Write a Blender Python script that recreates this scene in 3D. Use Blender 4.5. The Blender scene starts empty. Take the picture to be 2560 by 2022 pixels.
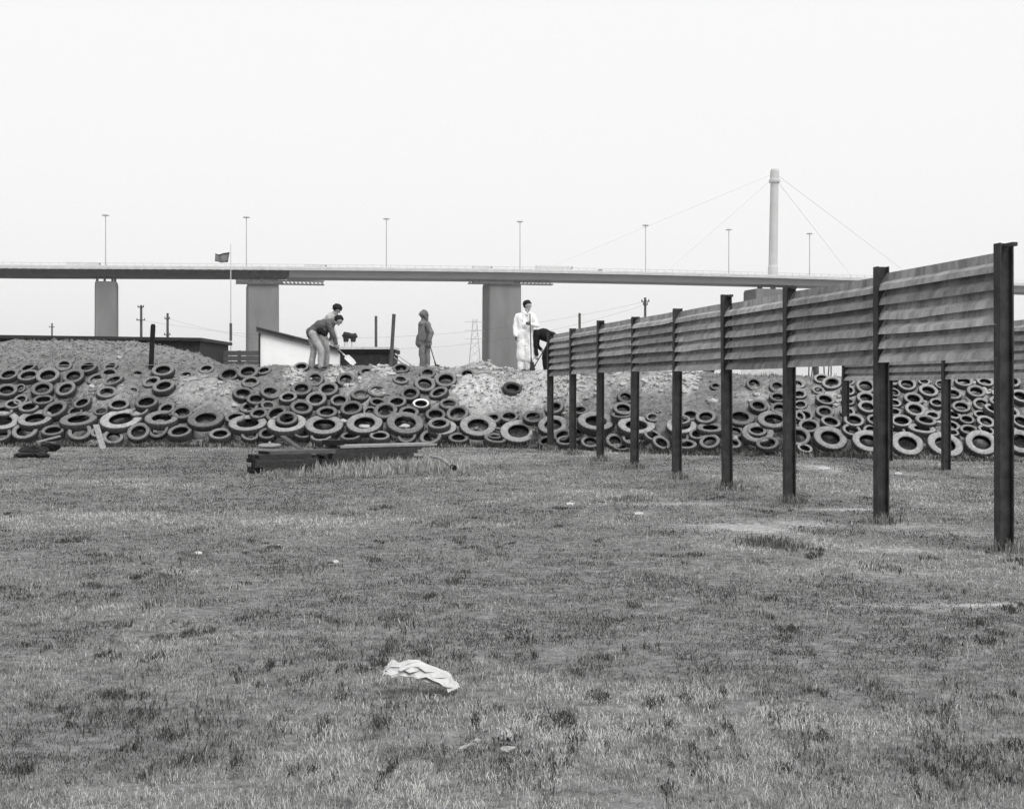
import bpy, bmesh, math, random
import numpy as np
from mathutils import Vector, Matrix, Quaternion
random.seed(7); rng = np.random.default_rng(7)
SC = bpy.context.scene
COL = SC.collection
R = math.radians
# ------------------------------------------------------------------ camera, sky, sun, exposure
F = 3395.0          # focal length in photo pixels (photo 2560 wide)
CX, HY, EYE = 1280.0, 966.0, 1.53
cd = bpy.data.cameras.new('camera'); cam = bpy.data.objects.new('camera', cd); COL.objects.link(cam)
cam.location = (0, 0, EYE); cam.rotation_euler = (R(90), 0, 0)
cd.sensor_width = 36; cd.lens = F / 2560 * 36; cd.shift_y = (HY - 1011) / 2560
cd.clip_start = 0.1; cd.clip_end = 9000
SC.camera = cam
SUN_EL, SUN_AZ = 52, 150      # azimuth measured clockwise from +Y (view direction): light from behind right
w = bpy.data.worlds.new('World'); SC.world = w; w.use_nodes = True
nt = w.node_tree; nt.nodes.clear()
sky = nt.nodes.new('ShaderNodeTexSky'); sky.sky_type = 'NISHITA'; sky.sun_disc = False
sky.sun_elevation = R(SUN_EL); sky.sun_rotation = R(SUN_AZ); sky.dust_density = 6; sky.air_density = 1
bw = nt.nodes.new('ShaderNodeRGBToBW')
mx = nt.nodes.new('ShaderNodeMix'); mx.data_type = 'FLOAT'; mx.inputs[0].default_value = 0.93; mx.inputs[3].default_value = 4.5
bg = nt.nodes.new('ShaderNodeBackground'); bg.inputs[1].default_value = 0.12
out = nt.nodes.new('ShaderNodeOutputWorld')
nt.links.new(sky.outputs[0], bw.inputs[0]); nt.links.new(bw.outputs[0], mx.inputs[2])
nt.links.new(mx.outputs[0], bg.inputs[0]); nt.links.new(bg.outputs[0], out.inputs[0])
sl = bpy.data.lights.new('sun', 'SUN'); sl.energy = 1.5; sl.angle = R(38); sl.color = (1, .995, .985)
so = bpy.data.objects.new('sun', sl); COL.objects.link(so)
sd = Vector((math.sin(R(SUN_AZ)) * math.cos(R(SUN_EL)), math.cos(R(SUN_AZ)) * math.cos(R(SUN_EL)), math.sin(R(SUN_EL))))
so.rotation_euler = sd.to_track_quat('Z', 'Y').to_euler(); so.location = sd * 50
SC.view_settings.view_transform = 'Standard'; SC.view_settings.look = 'None'
SC.view_settings.gamma = 1; SC.view_settings.exposure = 0.9; SC.view_settings.use_curve_mapping = False
SC.render.engine = 'CYCLES'
SC.cycles.use_denoising = True
SC.cycles.max_bounces = 6; SC.cycles.diffuse_bounces = 3; SC.cycles.volume_bounces = 0

def at(px, py, d): return Vector(((px - CX) / F * d, d, EYE - (py - HY) / F * d))
def gd(py): return EYE * F / (py - HY)            # distance of a ground point seen at row py

# ------------------------------------------------------------------ materials
def mat(name, v, v2=None, scale=8.0, rough=.85, bump=0.0, bscale=None, coord='pos', detail=6, spec=.2,
        attr=None, attr_v=None, rnd=0.0, stretch=None, metal=0.0, contrast=(.35, .65), nrough=.62):
    m = bpy.data.materials.new(name); m.use_nodes = True
    n = m.node_tree; N = n.nodes; L = n.links
    b = N['Principled BSDF']; b.inputs['Roughness'].default_value = rough; b.inputs['Metallic'].default_value = metal
    b.inputs['Specular IOR Level'].default_value = spec
    if v2 is None: v2 = v * .75
    if coord == 'pos': src = N.new('ShaderNodeNewGeometry').outputs['Position']
    else: src = N.new('ShaderNodeTexCoord').outputs['Object']
    if stretch:
        mp = N.new('ShaderNodeMapping'); mp.inputs['Scale'].default_value = stretch; L.new(src, mp.inputs[0]); src = mp.outputs[0]
    nz = N.new('ShaderNodeTexNoise'); nz.inputs['Scale'].default_value = scale; nz.inputs['Detail'].default_value = detail
    nz.inputs['Roughness'].default_value = nrough
    L.new(src, nz.inputs['Vector'])
    mr = N.new('ShaderNodeMapRange'); mr.inputs[1].default_value = contrast[0]; mr.inputs[2].default_value = contrast[1]
    mr.inputs[3].default_value = v2; mr.inputs[4].default_value = v
    L.new(nz.outputs['Fac'], mr.inputs[0]); val = mr.outputs[0]
    if attr:
        a = N.new('ShaderNodeAttribute'); a.attribute_name = attr
        mu = N.new('ShaderNodeMix'); mu.data_type = 'FLOAT'
        L.new(a.outputs['Fac'], mu.inputs[0]); L.new(val, mu.inputs[2])
        nv = N.new('ShaderNodeMath'); nv.operation = 'MULTIPLY'; nv.inputs[1].default_value = attr_v / v
        L.new(val, nv.inputs[0]); L.new(nv.outputs[0], mu.inputs[3]); val = mu.outputs[0]
    if rnd:
        oi = N.new('ShaderNodeObjectInfo'); mm = N.new('ShaderNodeMapRange')
        mm.inputs[3].default_value = 1 - rnd; mm.inputs[4].default_value = 1 + rnd
        L.new(oi.outputs['Random'], mm.inputs[0])
        pr = N.new('ShaderNodeMath'); pr.operation = 'MULTIPLY'
        L.new(val, pr.inputs[0]); L.new(mm.outputs[0], pr.inputs[1]); val = pr.outputs[0]
    cc = N.new('ShaderNodeCombineColor')
    for i in range(3): L.new(val, cc.inputs[i])
    L.new(cc.outputs[0], b.inputs['Base Color'])
    if bump:
        n2 = N.new('ShaderNodeTexNoise'); n2.inputs['Scale'].default_value = bscale or scale * 3; n2.inputs['Detail'].default_value = 8
        L.new(src, n2.inputs['Vector'])
        bp = N.new('ShaderNodeBump'); bp.inputs['Strength'].default_value = 1; bp.inputs['Distance'].default_value = bump
        L.new(n2.outputs['Fac'], bp.inputs['Height']); L.new(bp.outputs[0], b.inputs['Normal'])
    return m
M = {}
M['ground'] = mat('ground_soil_and_turf', .27, .06, 9, .95, .02, 60, attr='bare', attr_v=.55, detail=12, nrough=.78)
M['grass'] = None
M['bank'] = mat('bank_soil', .25, .06, 7.0, .95, .04, 22, detail=10, nrough=.7, attr='sand', attr_v=.64, contrast=(.3, .7))
M['clod'] = mat('clod', .28, .1, 9, .95, .01, 40)
M['rubble_pale'] = mat('pale_rubble', .50, .30, 14, .9, .008, 60)
M['tyre'] = mat('dusty_tyre_rubber', .20, .11, 7, .8, .004, 60, coord='obj', rnd=.25)
M['tyre_pale'] = mat('pale_dusty_tyre_rubber', .32, .19, 7, .85, .004, 60, coord='obj', rnd=.18)
M['tyre_dark'] = mat('clean_tyre_rubber', .055, .03, 7, .7, .004, 60, coord='obj')
M['tread'] = mat('worn_shaded_tread_rubber', .06, .025, 9, .8, .004, 50, coord='obj', rnd=.3)  # undusted tread, with the shade of the lower sides put into its colour
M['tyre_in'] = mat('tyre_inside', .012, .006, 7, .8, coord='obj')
M['whitewall'] = mat('white_sidewall', .75, .6, 12, .6, coord='obj')
M['plank'] = mat('weathered_plank', .40, .12, 5.0, .85, .005, 34, rnd=.3, stretch=(1, 1, .35), contrast=(.30, .62), detail=10, nrough=.75)
M['plank_far'] = mat('far_plank', .10, .07, 2, .85, rnd=.1)
M['steel'] = mat('rusty_dark_steel', .045, .014, 7, .7, .002, 80, spec=.35)
M['concrete_dark'] = mat('stained_shaded_viaduct', .016, .010, .12, .9)  # deep shadow of the beams put into this dark concrete tone
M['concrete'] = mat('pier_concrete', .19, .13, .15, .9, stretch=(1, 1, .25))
M['girder'] = mat('painted_steel_girder', .23, .20, .1, .6)
M['parapet'] = mat('pale_parapet', .6, .5, .3, .8)
M['tower'] = mat('pale_tower_paint', .5, .44, .2, .7)
M['cable'] = mat('cable', .62, .55, 1, .6)
M['gantry'] = mat('gantry_steel', .10, .06, .6, .7)
M['lamp'] = mat('lamp_steel', .40, .34, 1, .6)
M['black'] = mat('black_and_end_shade', .012, .006, 10, .7, .004, 60)
M['timber'] = mat('creosoted_timber', .055, .025, 6, .85, .003, 50, stretch=(1, 3, 6), rnd=.2)
M['timber_pale'] = mat('weathered_board', .30, .18, 5, .85, .003, 50, stretch=(1, 3, 6))
M['white'] = mat('white_paint', .84, .78, 3, .7)
M['dirtywhite'] = mat('dirty_white', .62, .45, 5, .8)
M['darkbox'] = mat('dark_painted_steel', .035, .02, 4, .6)
M['pole'] = mat('weathered_pole', .10, .06, 6, .9)
M['pipe_pale'] = mat('pale_pipe', .5, .38, 6, .6)
M['shed'] = mat('dark_shed_sheet', .045, .03, 3, .8)
M['flag'] = mat('flag_cloth', .2, .13, 2, .9)
M['flag_dark'] = mat('flag_cloth_dark', .03, .02, 2, .9)
M['skin'] = mat('skin', .40, .34, 12, .6)
M['hair'] = mat('hair', .010, .006, 40, .6, .004, 90)
M['c_white'] = mat('white_cotton', .82, .74, 6, .9, .012, 9, coord='obj')
M['c_grey'] = mat('grey_jacket', .11, .075, 5, .9, .012, 10, coord='obj')
M['c_jack'] = mat('parka', .17, .11, 5, .9, .014, 10, coord='obj')
M['c_trs'] = mat('pale_trousers', .42, .27, 5, .9, .014, 10, coord='obj')
M['c_trs2'] = mat('drab_trousers', .23, .11, 6, .9, .014, 10, coord='obj')
M['c_pale'] = mat('pale_jacket', .42, .34, 5, .9, .012, 10, coord='obj')
M['c_black'] = mat('black_cloth', .012, .008, 5, .9, .01, 10, coord='obj')
M['boot'] = mat('boot', .05, .03, 10, .7)
M['eye'] = mat('eye_dark', .01, .01, 10, .3)
M['bag'] = mat('white_plastic', .52, .38, 20, .45, .003, 60)
M['scrap'] = mat('grimy_paper', .38, .2, 30, .8, .003, 60)
M['car'] = mat('vehicle_paint', .6, .5, 1, .5)
M['car_dark'] = mat('vehicle_glass', .03, .02, 1, .3)
M['weed'] = mat('dark_weed', .045, .02, 30, .8)
M['twig'] = mat('twig', .05, .03, 30, .9)

# ------------------------------------------------------------------ helpers
ORG = {}
def link(o): COL.objects.link(o); return o
def thing(name, label, cat, loc=(0, 0, 0), group=None):
    o = bpy.data.objects.new(name, None); o.empty_display_size = .2; link(o); o.location = loc
    o['label'] = label; o['category'] = cat
    if group: o['group'] = group
    ORG[o.name] = Vector(loc); return o
def tag(o, label, cat, group=None):
    o['label'] = label; o['category'] = cat
    if group: o['group'] = group
    return o
def kind(o, k): o['kind'] = k; return o
def mesh(name, V, Fc, mats, mi=None, smooth=False):
    me = bpy.data.meshes.new(name); me.from_pydata([tuple(v) for v in V], [], Fc)
    for m in (mats if isinstance(mats, list) else [mats]): me.materials.append(m)
    if mi is not None: me.polygons.foreach_set('material_index', np.array(mi, dtype=np.int32))
    if smooth: me.polygons.foreach_set('use_smooth', np.ones(len(me.polygons), dtype=bool))
    me.update(); return me
def part(name, VF, mats, parent=None, mi=None, smooth=False, org=None):
    """one mesh object from world-space vertices"""
    V, Fc = VF
    o0 = ORG[parent.name] if parent is not None else (Vector(org) if org is not None else Vector(V[0]))
    o0 = Vector(o0)
    if parent is not None and org is not None: o0 = Vector(org)
    me = mesh(name, [Vector(v) - o0 for v in V], Fc, mats, mi, smooth)
    o = bpy.data.objects.new(name, me); link(o)
    if parent is not None:
        o.parent = parent; o.location = o0 - ORG[parent.name]
    else: o.location = o0
    ORG[o.name] = o0
    return o
def join(*vfs):
    V, Fc = [], []
    for v, f in vfs:
        k = len(V); V += list(v); Fc += [tuple(i + k for i in q) for q in f]
    return V, Fc
BOXF = [(0, 3, 2, 1), (4, 5, 6, 7), (0, 1, 5, 4), (1, 2, 6, 5), (2, 3, 7, 6), (3, 0, 4, 7)]
def box(x0, x1, y0, y1, z0, z1):
    return [Vector(p) for p in ((x0, y0, z0), (x1, y0, z0), (x1, y1, z0), (x0, y1, z0), (x0, y0, z1), (x1, y0, z1), (x1, y1, z1), (x0, y1, z1))], list(BOXF)
def obox(c, u, v, w_, lu, lv, lw):
    """box centred on c with half axes u,v,w"""
    c, u, v, w_ = Vector(c), Vector(u) * lu / 2, Vector(v) * lv / 2, Vector(w_) * lw / 2
    return [c - u - v - w_, c + u - v - w_, c + u + v - w_, c - u + v - w_, c - u - v + w_, c + u - v + w_, c + u + v + w_, c - u + v + w_], list(BOXF)
def beam(a, b, wx, wy, up=(0, 0, 1)):
    a, b = Vector(a), Vector(b); u = (b - a).normalized(); v = Vector(up).cross(u)
    if v.length < 1e-4: v = Vector((1, 0, 0)).cross(u)
    v.normalize(); ww = u.cross(v)
    return obox((a + b) / 2, u, v, ww, (b - a).length, wx, wy)
def tube(pts, rad, n=8, caps=True):
    pts = [Vector(p) for p in pts]; k = len(pts)
    rr = rad if isinstance(rad, (list, tuple)) else [rad] * k
    V, Fc = [], []; al = (pts[-1] - pts[0]).normalized(); ref = Vector((0, 0, 1)) if abs(al.z) < .8 else Vector((1, .3, 0)).normalized()
    for i, p in enumerate(pts):
        t = (pts[min(i + 1, k - 1)] - pts[max(i - 1, 0)]).normalized()
        a = t.cross(ref)
        if a.length < .05: a = t.cross(Vector((.2, 1, 0)))
        a.normalize(); b = t.cross(a)
        for j in range(n):
            an = 2 * math.pi * j / n; V.append(p + (a * math.cos(an) + b * math.sin(an)) * rr[i])
    for i in range(k - 1):
        for j in range(n):
            j2 = (j + 1) % n; Fc.append((i * n + j, i * n + j2, (i + 1) * n + j2, (i + 1) * n + j))
    if caps: Fc += [tuple(reversed(range(n))), tuple(range((k - 1) * n, k * n))]
    return V, Fc
# value noise
_P = rng.random((64, 64, 8))
def vnoise(x, y, s=1.0, k=0):
    x = np.asarray(x, float) * s + 17.3 * k; y = np.asarray(y, float) * s + 9.1 * k
    xi = np.floor(x).astype(int); yi = np.floor(y).astype(int); fx = x - xi; fy = y - yi
    fx = fx * fx * (3 - 2 * fx); fy = fy * fy * (3 - 2 * fy); P = _P[:, :, k % 8]
    a = P[xi % 64, yi % 64]; b = P[(xi + 1) % 64, yi % 64]; c = P[xi % 64, (yi + 1) % 64]; d = P[(xi + 1) % 64, (yi + 1) % 64]
    return (a * (1 - fx) + b * fx) * (1 - fy) + (c * (1 - fx) + d * fx) * fy
def fbm(x, y, s=1.0, k=0, o=4):
    t = 0; a = .5; n = 0
    for i in range(o): t = t + a * vnoise(x, y, s * 2 ** i, k + i); n += a; a *= .5
    return t / n

# ------------------------------------------------------------------ terrain functions
_fp = np.array([(-900, 1112), (0, 1115), (600, 1118), (1100, 1120), (1300, 1120), (1500, 1130), (1700, 1135), (1900, 1140), (2100, 1143), (2300, 1148), (2500, 1151), (3000, 1160)], float)
_fd = EYE * F / (_fp[:, 1] - HY); _fx = (_fp[:, 0] - CX) / F * _fd
RUN = 3.0
_tp = np.array([(-900, 905), (0, 910), (300, 913), (640, 917), (800, 915), (1000, 916), (1100, 919), (1250, 927), (1400, 930), (1550, 926), (1700, 933), (1800, 937), (2000, 941), (2200, 943), (2500, 945), (3000, 950)], float)
_td = np.interp((_tp[:, 0] - CX) / F * 36, _fx, _fd) + RUN
_tx = (_tp[:, 0] - CX) / F * _td; _th = EYE - (_tp[:, 1] - HY) / F * _td
BUMPS = []     # (x, y, height, radius)
HEAPS = []     # broad heaps on the plateau (x, y, h, rx, ry)
def foot(X): return np.interp(X, _fx, _fd)
def bank_z(X, Y, fine=True):
    X = np.asarray(X, float); Y = np.asarray(Y, float)
    fd = foot(X) + .25 * (fbm(X, X * 0, .6, 3, 2) - .5); H = np.interp(X, _tx, _th)
    t = (Y - fd) / RUN; tc = np.clip(t, 0, 1)
    z = H * (1 - (1 - tc) ** 1.18)
    z = np.where(t > 1, H - .035 * np.minimum(Y - fd - RUN, 12) - .12 * np.maximum(Y - 54, 0), z)
    z = np.where(t < 0, t * .6, z)
    env = np.clip(t * 3, 0, 1) * np.clip((1.25 - t) * 4, .25, 1)
    z = z + env * .22 * (fbm(X, Y, .55, 1, 3) - .5) * np.clip((1.1 - t) * 3, 0, 1)
    z = z + np.interp(X, [-22, -14, -12.4, -11.2, -10.37, -9.54, -8.95, -8.6, -8.2, -7.6], [.6, .74, .78, .76, .68, .52, .32, .15, .05, 0]) * np.exp(-((Y - 40.2) / 1.9) ** 4)
    for (hx, hy, hh, rx, ry) in HEAPS:
        q = ((X - hx) / rx) ** 2 + ((Y - hy) / ry) ** 2
        z = z + hh * np.exp(-q * q if rx > 2 else -q)
    if fine:
        z = z + np.clip(t * 4, 0, 1) * (.10 * (fbm(X, Y, 3.0, 2, 4) - .5) + .07 * (fbm(X, Y, 6.5, 4, 2) - .5)) * np.where(t > 1.1, 2.0, 1.0)
        for (bx, by, bh, br) in BUMPS:
            m = (np.abs(X - bx) < 3 * br) & (np.abs(Y - by) < 3 * br)
            if np.any(m):
                q = ((X - bx) ** 2 + (Y - by) ** 2) / br ** 2
                z = z + np.where(m, bh * np.exp(-q if bh > 0 else -q * q), 0)
    return z
def ground_z(X, Y):
    X = np.asarray(X, float); Y = np.asarray(Y, float)
    return .07 * (fbm(X, Y, .35, 5, 3) - .5) * np.clip((42 - Y) / 6, 0, 1)
# heap at the left, small pale heap in the middle
p = at(1215, 903, 38.2); HEAPS.append((p.x, p.y, .27, .55, .6))
def hit(px, py, fine=False):
    d = np.arange(24, 46, .02); X = (px - CX) / F * d; Z = EYE - (py - HY) / F * d
    b = np.nonzero(Z <= np.maximum(bank_z(X, d, fine), 0))[0]
    i = b[0] if len(b) else len(d) - 1
    if not len(b): i = int(np.argmin(np.abs(d - (foot(X[0]) + RUN))))
    return Vector((X[i], d[i], Z[i]))

# ------------------------------------------------------------------ tyres read from the photograph
TA = [(600,100,230,140,0,'b'),(925,140,270,150),(1235,120,210,110,8,'b'),(1940,190,310,165),(385,265,330,190),(735,265,300,190),(1050,290,270,120,8,'b'),
 (310,440,320,190),(635,430,290,190),(1590,215,180,100,-12,'b'),(1790,330,260,120,8,'b'),(1955,410,310,160),(1050,400,260,90,15,'b'),(1720,635,340,160),
 (320,595,290,120),(500,725,350,210,8),(750,720,210,110,0,'b'),(130,690,280,130),(20,570,200,130),(15,400,150,110),(215,855,500,200,-3),(80,1010,350,210,-8),
 (455,1020,330,130,-3),(820,1010,330,220),(800,870,520,170),(1380,865,570,240),(1615,1015,330,220),(1885,960,290,240,5),(1920,850,470,170,-4),(1100,720,200,80,0,'b'),(1530,440,170,90,0,'b')]
TB = [(10,1030,350,150),(360,150,220,110,0,'b'),(670,250,300,170),(390,320,240,120,0,'b'),(960,335,270,130,0,'b'),(1140,170,220,90,4,'b'),(1640,125,220,100,6,'b'),
 (1830,285,260,190,0,'b'),(640,385,180,60,0,'b'),(1645,435,290,170),(2010,440,290,180),(1465,545,250,130),(1850,580,310,190),(2160,590,260,150),(1190,645,220,90,-10,'b'),
 (1640,690,320,180,-8),(1985,755,300,140),(1320,775,310,180,12),(355,850,510,230),(755,830,290,130),(920,920,520,200),(1450,930,560,230),(1450,885,310,180,0,'s'),(1950,940,520,230),
 (550,1060,330,130),(1910,1100,300,110),(80,240,220,100,0,'b')]
TC = [(80,300,260,180),(360,195,230,100,-8,'b'),(820,150,240,110,0,'b'),(815,300,220,100,-6,'b'),(1185,205,240,130,0,'b'),(1140,365,300,190,-15),(1430,320,310,190),
 (1720,230,230,150,4,'b'),(1940,275,260,140,0,'b'),(950,500,290,180,-5),(1350,485,280,140,15),(770,620,280,140,-3),(1095,645,270,130,0,'w'),(165,710,320,180),(410,725,200,140),
 (620,730,330,210),(930,755,290,140),(1290,790,290,150,-8),(1600,775,320,200,8),(335,915,520,260),(880,910,540,270),(1865,940,520,270),(1370,960,420,190),(1345,985,330,140,0,'s'),
 (1235,1090,310,180,8),(910,1055,260,190),(1600,1105,300,120),(535,1085,300,110),(150,1080,300,100),(2090,1135,330,110,-10)]
TD = [(160,440,290,150,-12,'d'),(125,815,270,130),(450,815,290,150),(250,1020,520,280),(740,695,290,160,10),(720,930,440,240),(1080,720,230,110),(1290,900,540,230,-5),
 (1690,540,250,150,-10),(1660,705,290,160),(1840,955,550,220),(900,1145,290,110,5),(1220,1150,280,150),(2060,800,200,90,0,'b'),(1650,800,300,80),(1630,1210,220,50,0,'b')]
TE = [(1535,245,230,160,0,'b'),(1850,275,230,150,0,'b'),(1020,265,160,80,0,'b'),(1860,435,250,120),(1590,555,260,150,-6),(1880,590,250,160),(1350,710,420,210),(1800,750,440,210),
 (1590,925,460,250),(1570,895,290,150,-4,'i'),(680,670,270,130,0,'b'),(890,705,300,170,8),(560,830,440,200),(560,790,260,110,0,'s'),(950,860,380,110),(270,1050,280,150,-25),(620,1090,300,110),
 (950,1035,300,180,12),(1240,1060,260,130),(2120,240,200,110,0,'b'),(2150,380,200,110,0,'b'),(2130,690,220,160)]
TF = [(300,230,280,150,0,'b'),(310,410,290,140,0,'b'),(710,150,280,140,0,'b'),(650,340,240,120,0,'b'),(760,530,340,180),(350,590,250,130,10,'b'),(760,720,330,170,0,'b'),(400,810,350,190),
 (490,985,380,210),(850,915,370,190,-8),(290,1170,460,300),(840,1190,600,370),(1160,190,230,150),(1450,290,330,230,-6),(1150,350,260,170),(1460,500,340,190),(1480,650,350,200,-6),
 (1160,540,250,100,0,'b'),(1150,720,270,150),(1250,890,370,200),(1210,1050,350,190),(1620,880,330,180),(1500,1250,600,330),(1560,1040,300,150)]
TG = [(380,260,330,210),(680,200,220,110),(740,380,350,200),(490,520,360,190),(510,700,370,220),(890,570,260,140),(285,910,380,180),(700,895,380,160),(640,1030,500,150),(200,1070,320,170),
 (380,1280,600,370),(1020,1310,620,380),(1640,1260,580,400),(1350,220,330,170),(1720,220,300,140),(1560,390,340,200),(1170,430,320,170),(1310,650,330,190),(1650,590,310,200),(1650,770,260,130),
 (1400,860,280,150),(1720,900,340,190),(1440,1050,330,160),(1130,970,300,160),(1140,1080,280,120),(160,380,220,140),(170,570,250,130),(160,730,280,130),(820,780,280,130,0,'b'),(960,240,200,140)]
TYRES = []
for T, ox, oy, s in ((TA,50,900,5.4075),(TB,450,900,5.4075),(TC,850,900,5.4075),(TD,1250,900,5.4075),(TE,1600,920,5.4075),(TF,1950,930,6.8333),(TG,2210,930,6.8333)):
    for t in T:
        TYRES.append((ox + t[0] / s, oy + t[1] / s, t[2] / s, t[3] / s, t[4] if len(t) > 4 else 0, t[5] if len(t) > 5 else ''))
for a in ((2525,962,50,28),(2548,1000,54,30),(2522,1040,52,28),(2550,1062,52,30),(2522,1088,50,26),(2548,1112,86,54),(2010,1128,40,20),(24,945,52,28),(18,985,55,30),(34,1018,46,24),(10,1035,50,26),(4,1062,92,40),(2,1098,58,30)):
    TYRES.append(a + (random.uniform(-8, 8), ''))

_rt = random.Random(21)
for (xa, xb, ya, yb, cnt) in ((55, 470, 1015, 1100, 420), (470, 640, 1060, 1100, 60), (600, 1140, 985, 1100, 620), (1140, 1350, 1050, 1108, 160), (1350, 1990, 1060, 1125, 400), (420, 640, 925, 990, 30), (50, 300, 925, 1010, 120), (1990, 2500, 955, 1110, 500)):
    for _ in range(cnt):
        x, y = _rt.uniform(xa, xb), _rt.uniform(ya, yb); wn = _rt.uniform(46, 60); hn = wn * _rt.uniform(.42, .62)
        if all(math.hypot((x - t[0]) / ((wn + t[2]) * .40), (y - t[1]) / ((hn + t[3]) * .38)) > 1 for t in TYRES):
            TYRES.append((x, y, wn, hn, _rt.uniform(-14, 14), _rt.choice(('', '', 'b'))))
SLOPE = {}
placed = []
for (px, py, wpx, hpx, roll, fl) in TYRES:
    p = hit(px, py)
    d = p.y; Rr = wpx / 2 / F * d
    truck = wpx > 68
    hw = Rr * (.22 if truck else .32)               # half width of the tyre
    a = min(.86, max(.22, hpx / wpx * (1.08 if fl != 'b' else 1.0)))
    th = math.asin(a) + (R(8) if fl == 'b' else 0)
    n = Vector((0, -math.sin(th), math.cos(th)))
    q = Quaternion((0, 1, 0), R(-roll)); n = q @ n
    n = Quaternion((0, 0, 1), R(random.uniform(-7, 7))) @ n
    off = {'b': .42, 's': 2.0, 'i': .9, 'd': .9}.get(fl, .72) * hw
    c = p + n * off
    lowest = c.z - Rr * math.sqrt(max(0, 1 - n.z ** 2)) - hw * abs(n.z)
    if fl == '' and lowest < -.04: c.z += (-.04 - lowest) * .8
    placed.append((c, n, Rr, hw, truck, fl, px))
    if fl == 'b':
        dn = Vector((0, -.55, -.3)).normalized()
        s = p + dn * Rr * .35
        BUMPS.append((s.x, s.y, hw * .7, Rr * .5))
        BUMPS.append((p.x, p.y + Rr * .28, -hw * 2.8, Rr * .42))
    elif fl in ('', 'w', 'd'):
        BUMPS.append((p.x, p.y + Rr * .08, -hw * 3.0, Rr * .66)); BUMPS.append((p.x, p.y, -hw * .9, Rr * 1.1))
# soft lobes of dumped soil
for (px, py, h, r) in ((262,985,.16,.55),(300,960,.10,.6),(480,985,.16,.7),(570,980,.16,.6),(530,1010,.14,.6),(905,985,.22,.55),(950,960,.12,.5),(1170,1000,.20,.7),(1220,970,.14,.6),(1330,985,.16,.6),(1420,960,.12,.7),(1520,975,.12,.6),(1700,960,.12,.5),(1640,1000,.1,.6)):
    p = hit(px, py); BUMPS.append((p.x, p.y, h, r))

# ------------------------------------------------------------------ ground sheet
def grid_obj(name, xs, ys, zf, m, attr=None, af=None):
    X, Y = np.meshgrid(xs, ys); Z = zf(X, Y); nx, ny = len(xs), len(ys)
    V = np.stack([X.ravel(), Y.ravel(), Z.ravel()], 1)
    i = np.arange(nx * ny).reshape(ny, nx)
    Q = np.stack([i[:-1, :-1].ravel(), i[:-1, 1:].ravel(), i[1:, 1:].ravel(), i[1:, :-1].ravel()], 1)
    me = bpy.data.meshes.new(name); nq = len(Q)
    me.vertices.add(len(V)); me.vertices.foreach_set('co', V.ravel())
    me.loops.add(nq * 4); me.loops.foreach_set('vertex_index', Q.ravel())
    me.polygons.add(nq); me.polygons.foreach_set('loop_start', np.arange(nq) * 4); me.polygons.foreach_set('loop_total', np.full(nq, 4))
    me.polygons.foreach_set('use_smooth', np.ones(nq, bool)); me.update(calc_edges=True); me.materials.append(m)
    if attr:
        at_ = me.attributes.new(attr, 'FLOAT', 'POINT'); at_.data.foreach_set('value', af(V[:, 0], V[:, 1]).astype(np.float32))
    o = bpy.data.objects.new(name, me); link(o); return o
# bare pale patches in the turf: (px, py, rx metres, ry metres, strength)
BARE = [(a, b, c, d_, e) for a, b, c, d_, e in ((1880,1322,.75,.35,.9),(2010,1310,.6,.2,.8),(2260,1316,.5,.12,.7),(2230,1376,.5,.08,.8),(2060,1171,.5,.35,.8),(1700,1262,.9,.12,.6),(2130,1276,.6,.07,.8),(2370,1520,.7,.08,.7),(2180,1440,.6,.1,.4),(1595,1283,.2,.1,.7),(700,1575,.55,.12,.35),(1480,1225,.7,.2,.3),(2420,1335,.5,.1,.5),(100,1120,2.5,.5,.3),(1250,1140,1.5,.4,.35),(1780,1170,.8,.3,.3),(2280,1185,.5,.3,.5))]
def bare(X, Y):
    b = np.zeros(np.shape(X))
    for px, py, rx, ry, s in BARE:
        d = gd(py); x = (px - CX) / F * d; ry2 = ry * d / 6
        b = np.maximum(b, s * np.exp(-((X - x) / rx) ** 2 - ((Y - d) / ry2) ** 2))
    return np.clip(b * (.5 + 1.1 * vnoise(X, Y, 2.6, 4)), 0, 1)
xs = np.concatenate([-np.geomspace(2400, 15, 22), np.arange(-14, 14.01, .2), np.geomspace(15, 2400, 22)])
ys = np.concatenate([[-50, -30, -8, 0, 2], np.arange(3, 40.01, .2), np.geomspace(42, 5000, 22)])
g = grid_obj('ground', xs, ys, ground_z, M['ground'], 'bare', bare); kind(g, 'structure')

# ------------------------------------------------------------------ the soil bank
SAND = [(262,985,60,40,.35),(500,985,90,45,.45),(560,1000,60,40,.35),(740,945,24,28,1.3),(850,940,40,22,.9),(957,935,22,22,1.5),(900,990,60,45,.5),(1190,990,95,70,1.0),(1340,975,80,70,1.15),(1250,915,60,30,.8),(1430,965,50,60,.9),
        (1480,975,50,50,.6),(1530,950,60,50,.5),(1712,955,28,34,1.5),(2440,965,60,50,1.2),(2350,1040,100,60,.5),(250,870,300,40,.12),(1200,905,60,14,.9),(1090,930,30,14,.4),(1640,960,40,40,.6),(1900,990,60,40,.35),(2080,1000,60,50,.6)]
def sandf(X, Y):
    Z = bank_z(X, Y, False); px = CX + X / Y * F; py = HY - (Z - EYE) / Y * F
    b = np.zeros(np.shape(X))
    for x, y, rx, ry, s in SAND:
        b = np.maximum(b, s * np.exp(-(((px - x) / rx) ** 2 + ((py - y) / ry) ** 2) ** 1.5))
    return np.clip(b * (.55 + .9 * fbm(X, Y, 2.2, 6, 3)), 0, 1.6)
bx_ = np.concatenate([np.arange(-24, -14.5, .4), np.arange(-14.5, 12.8, .075), np.arange(12.8, 24, .4)])
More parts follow.
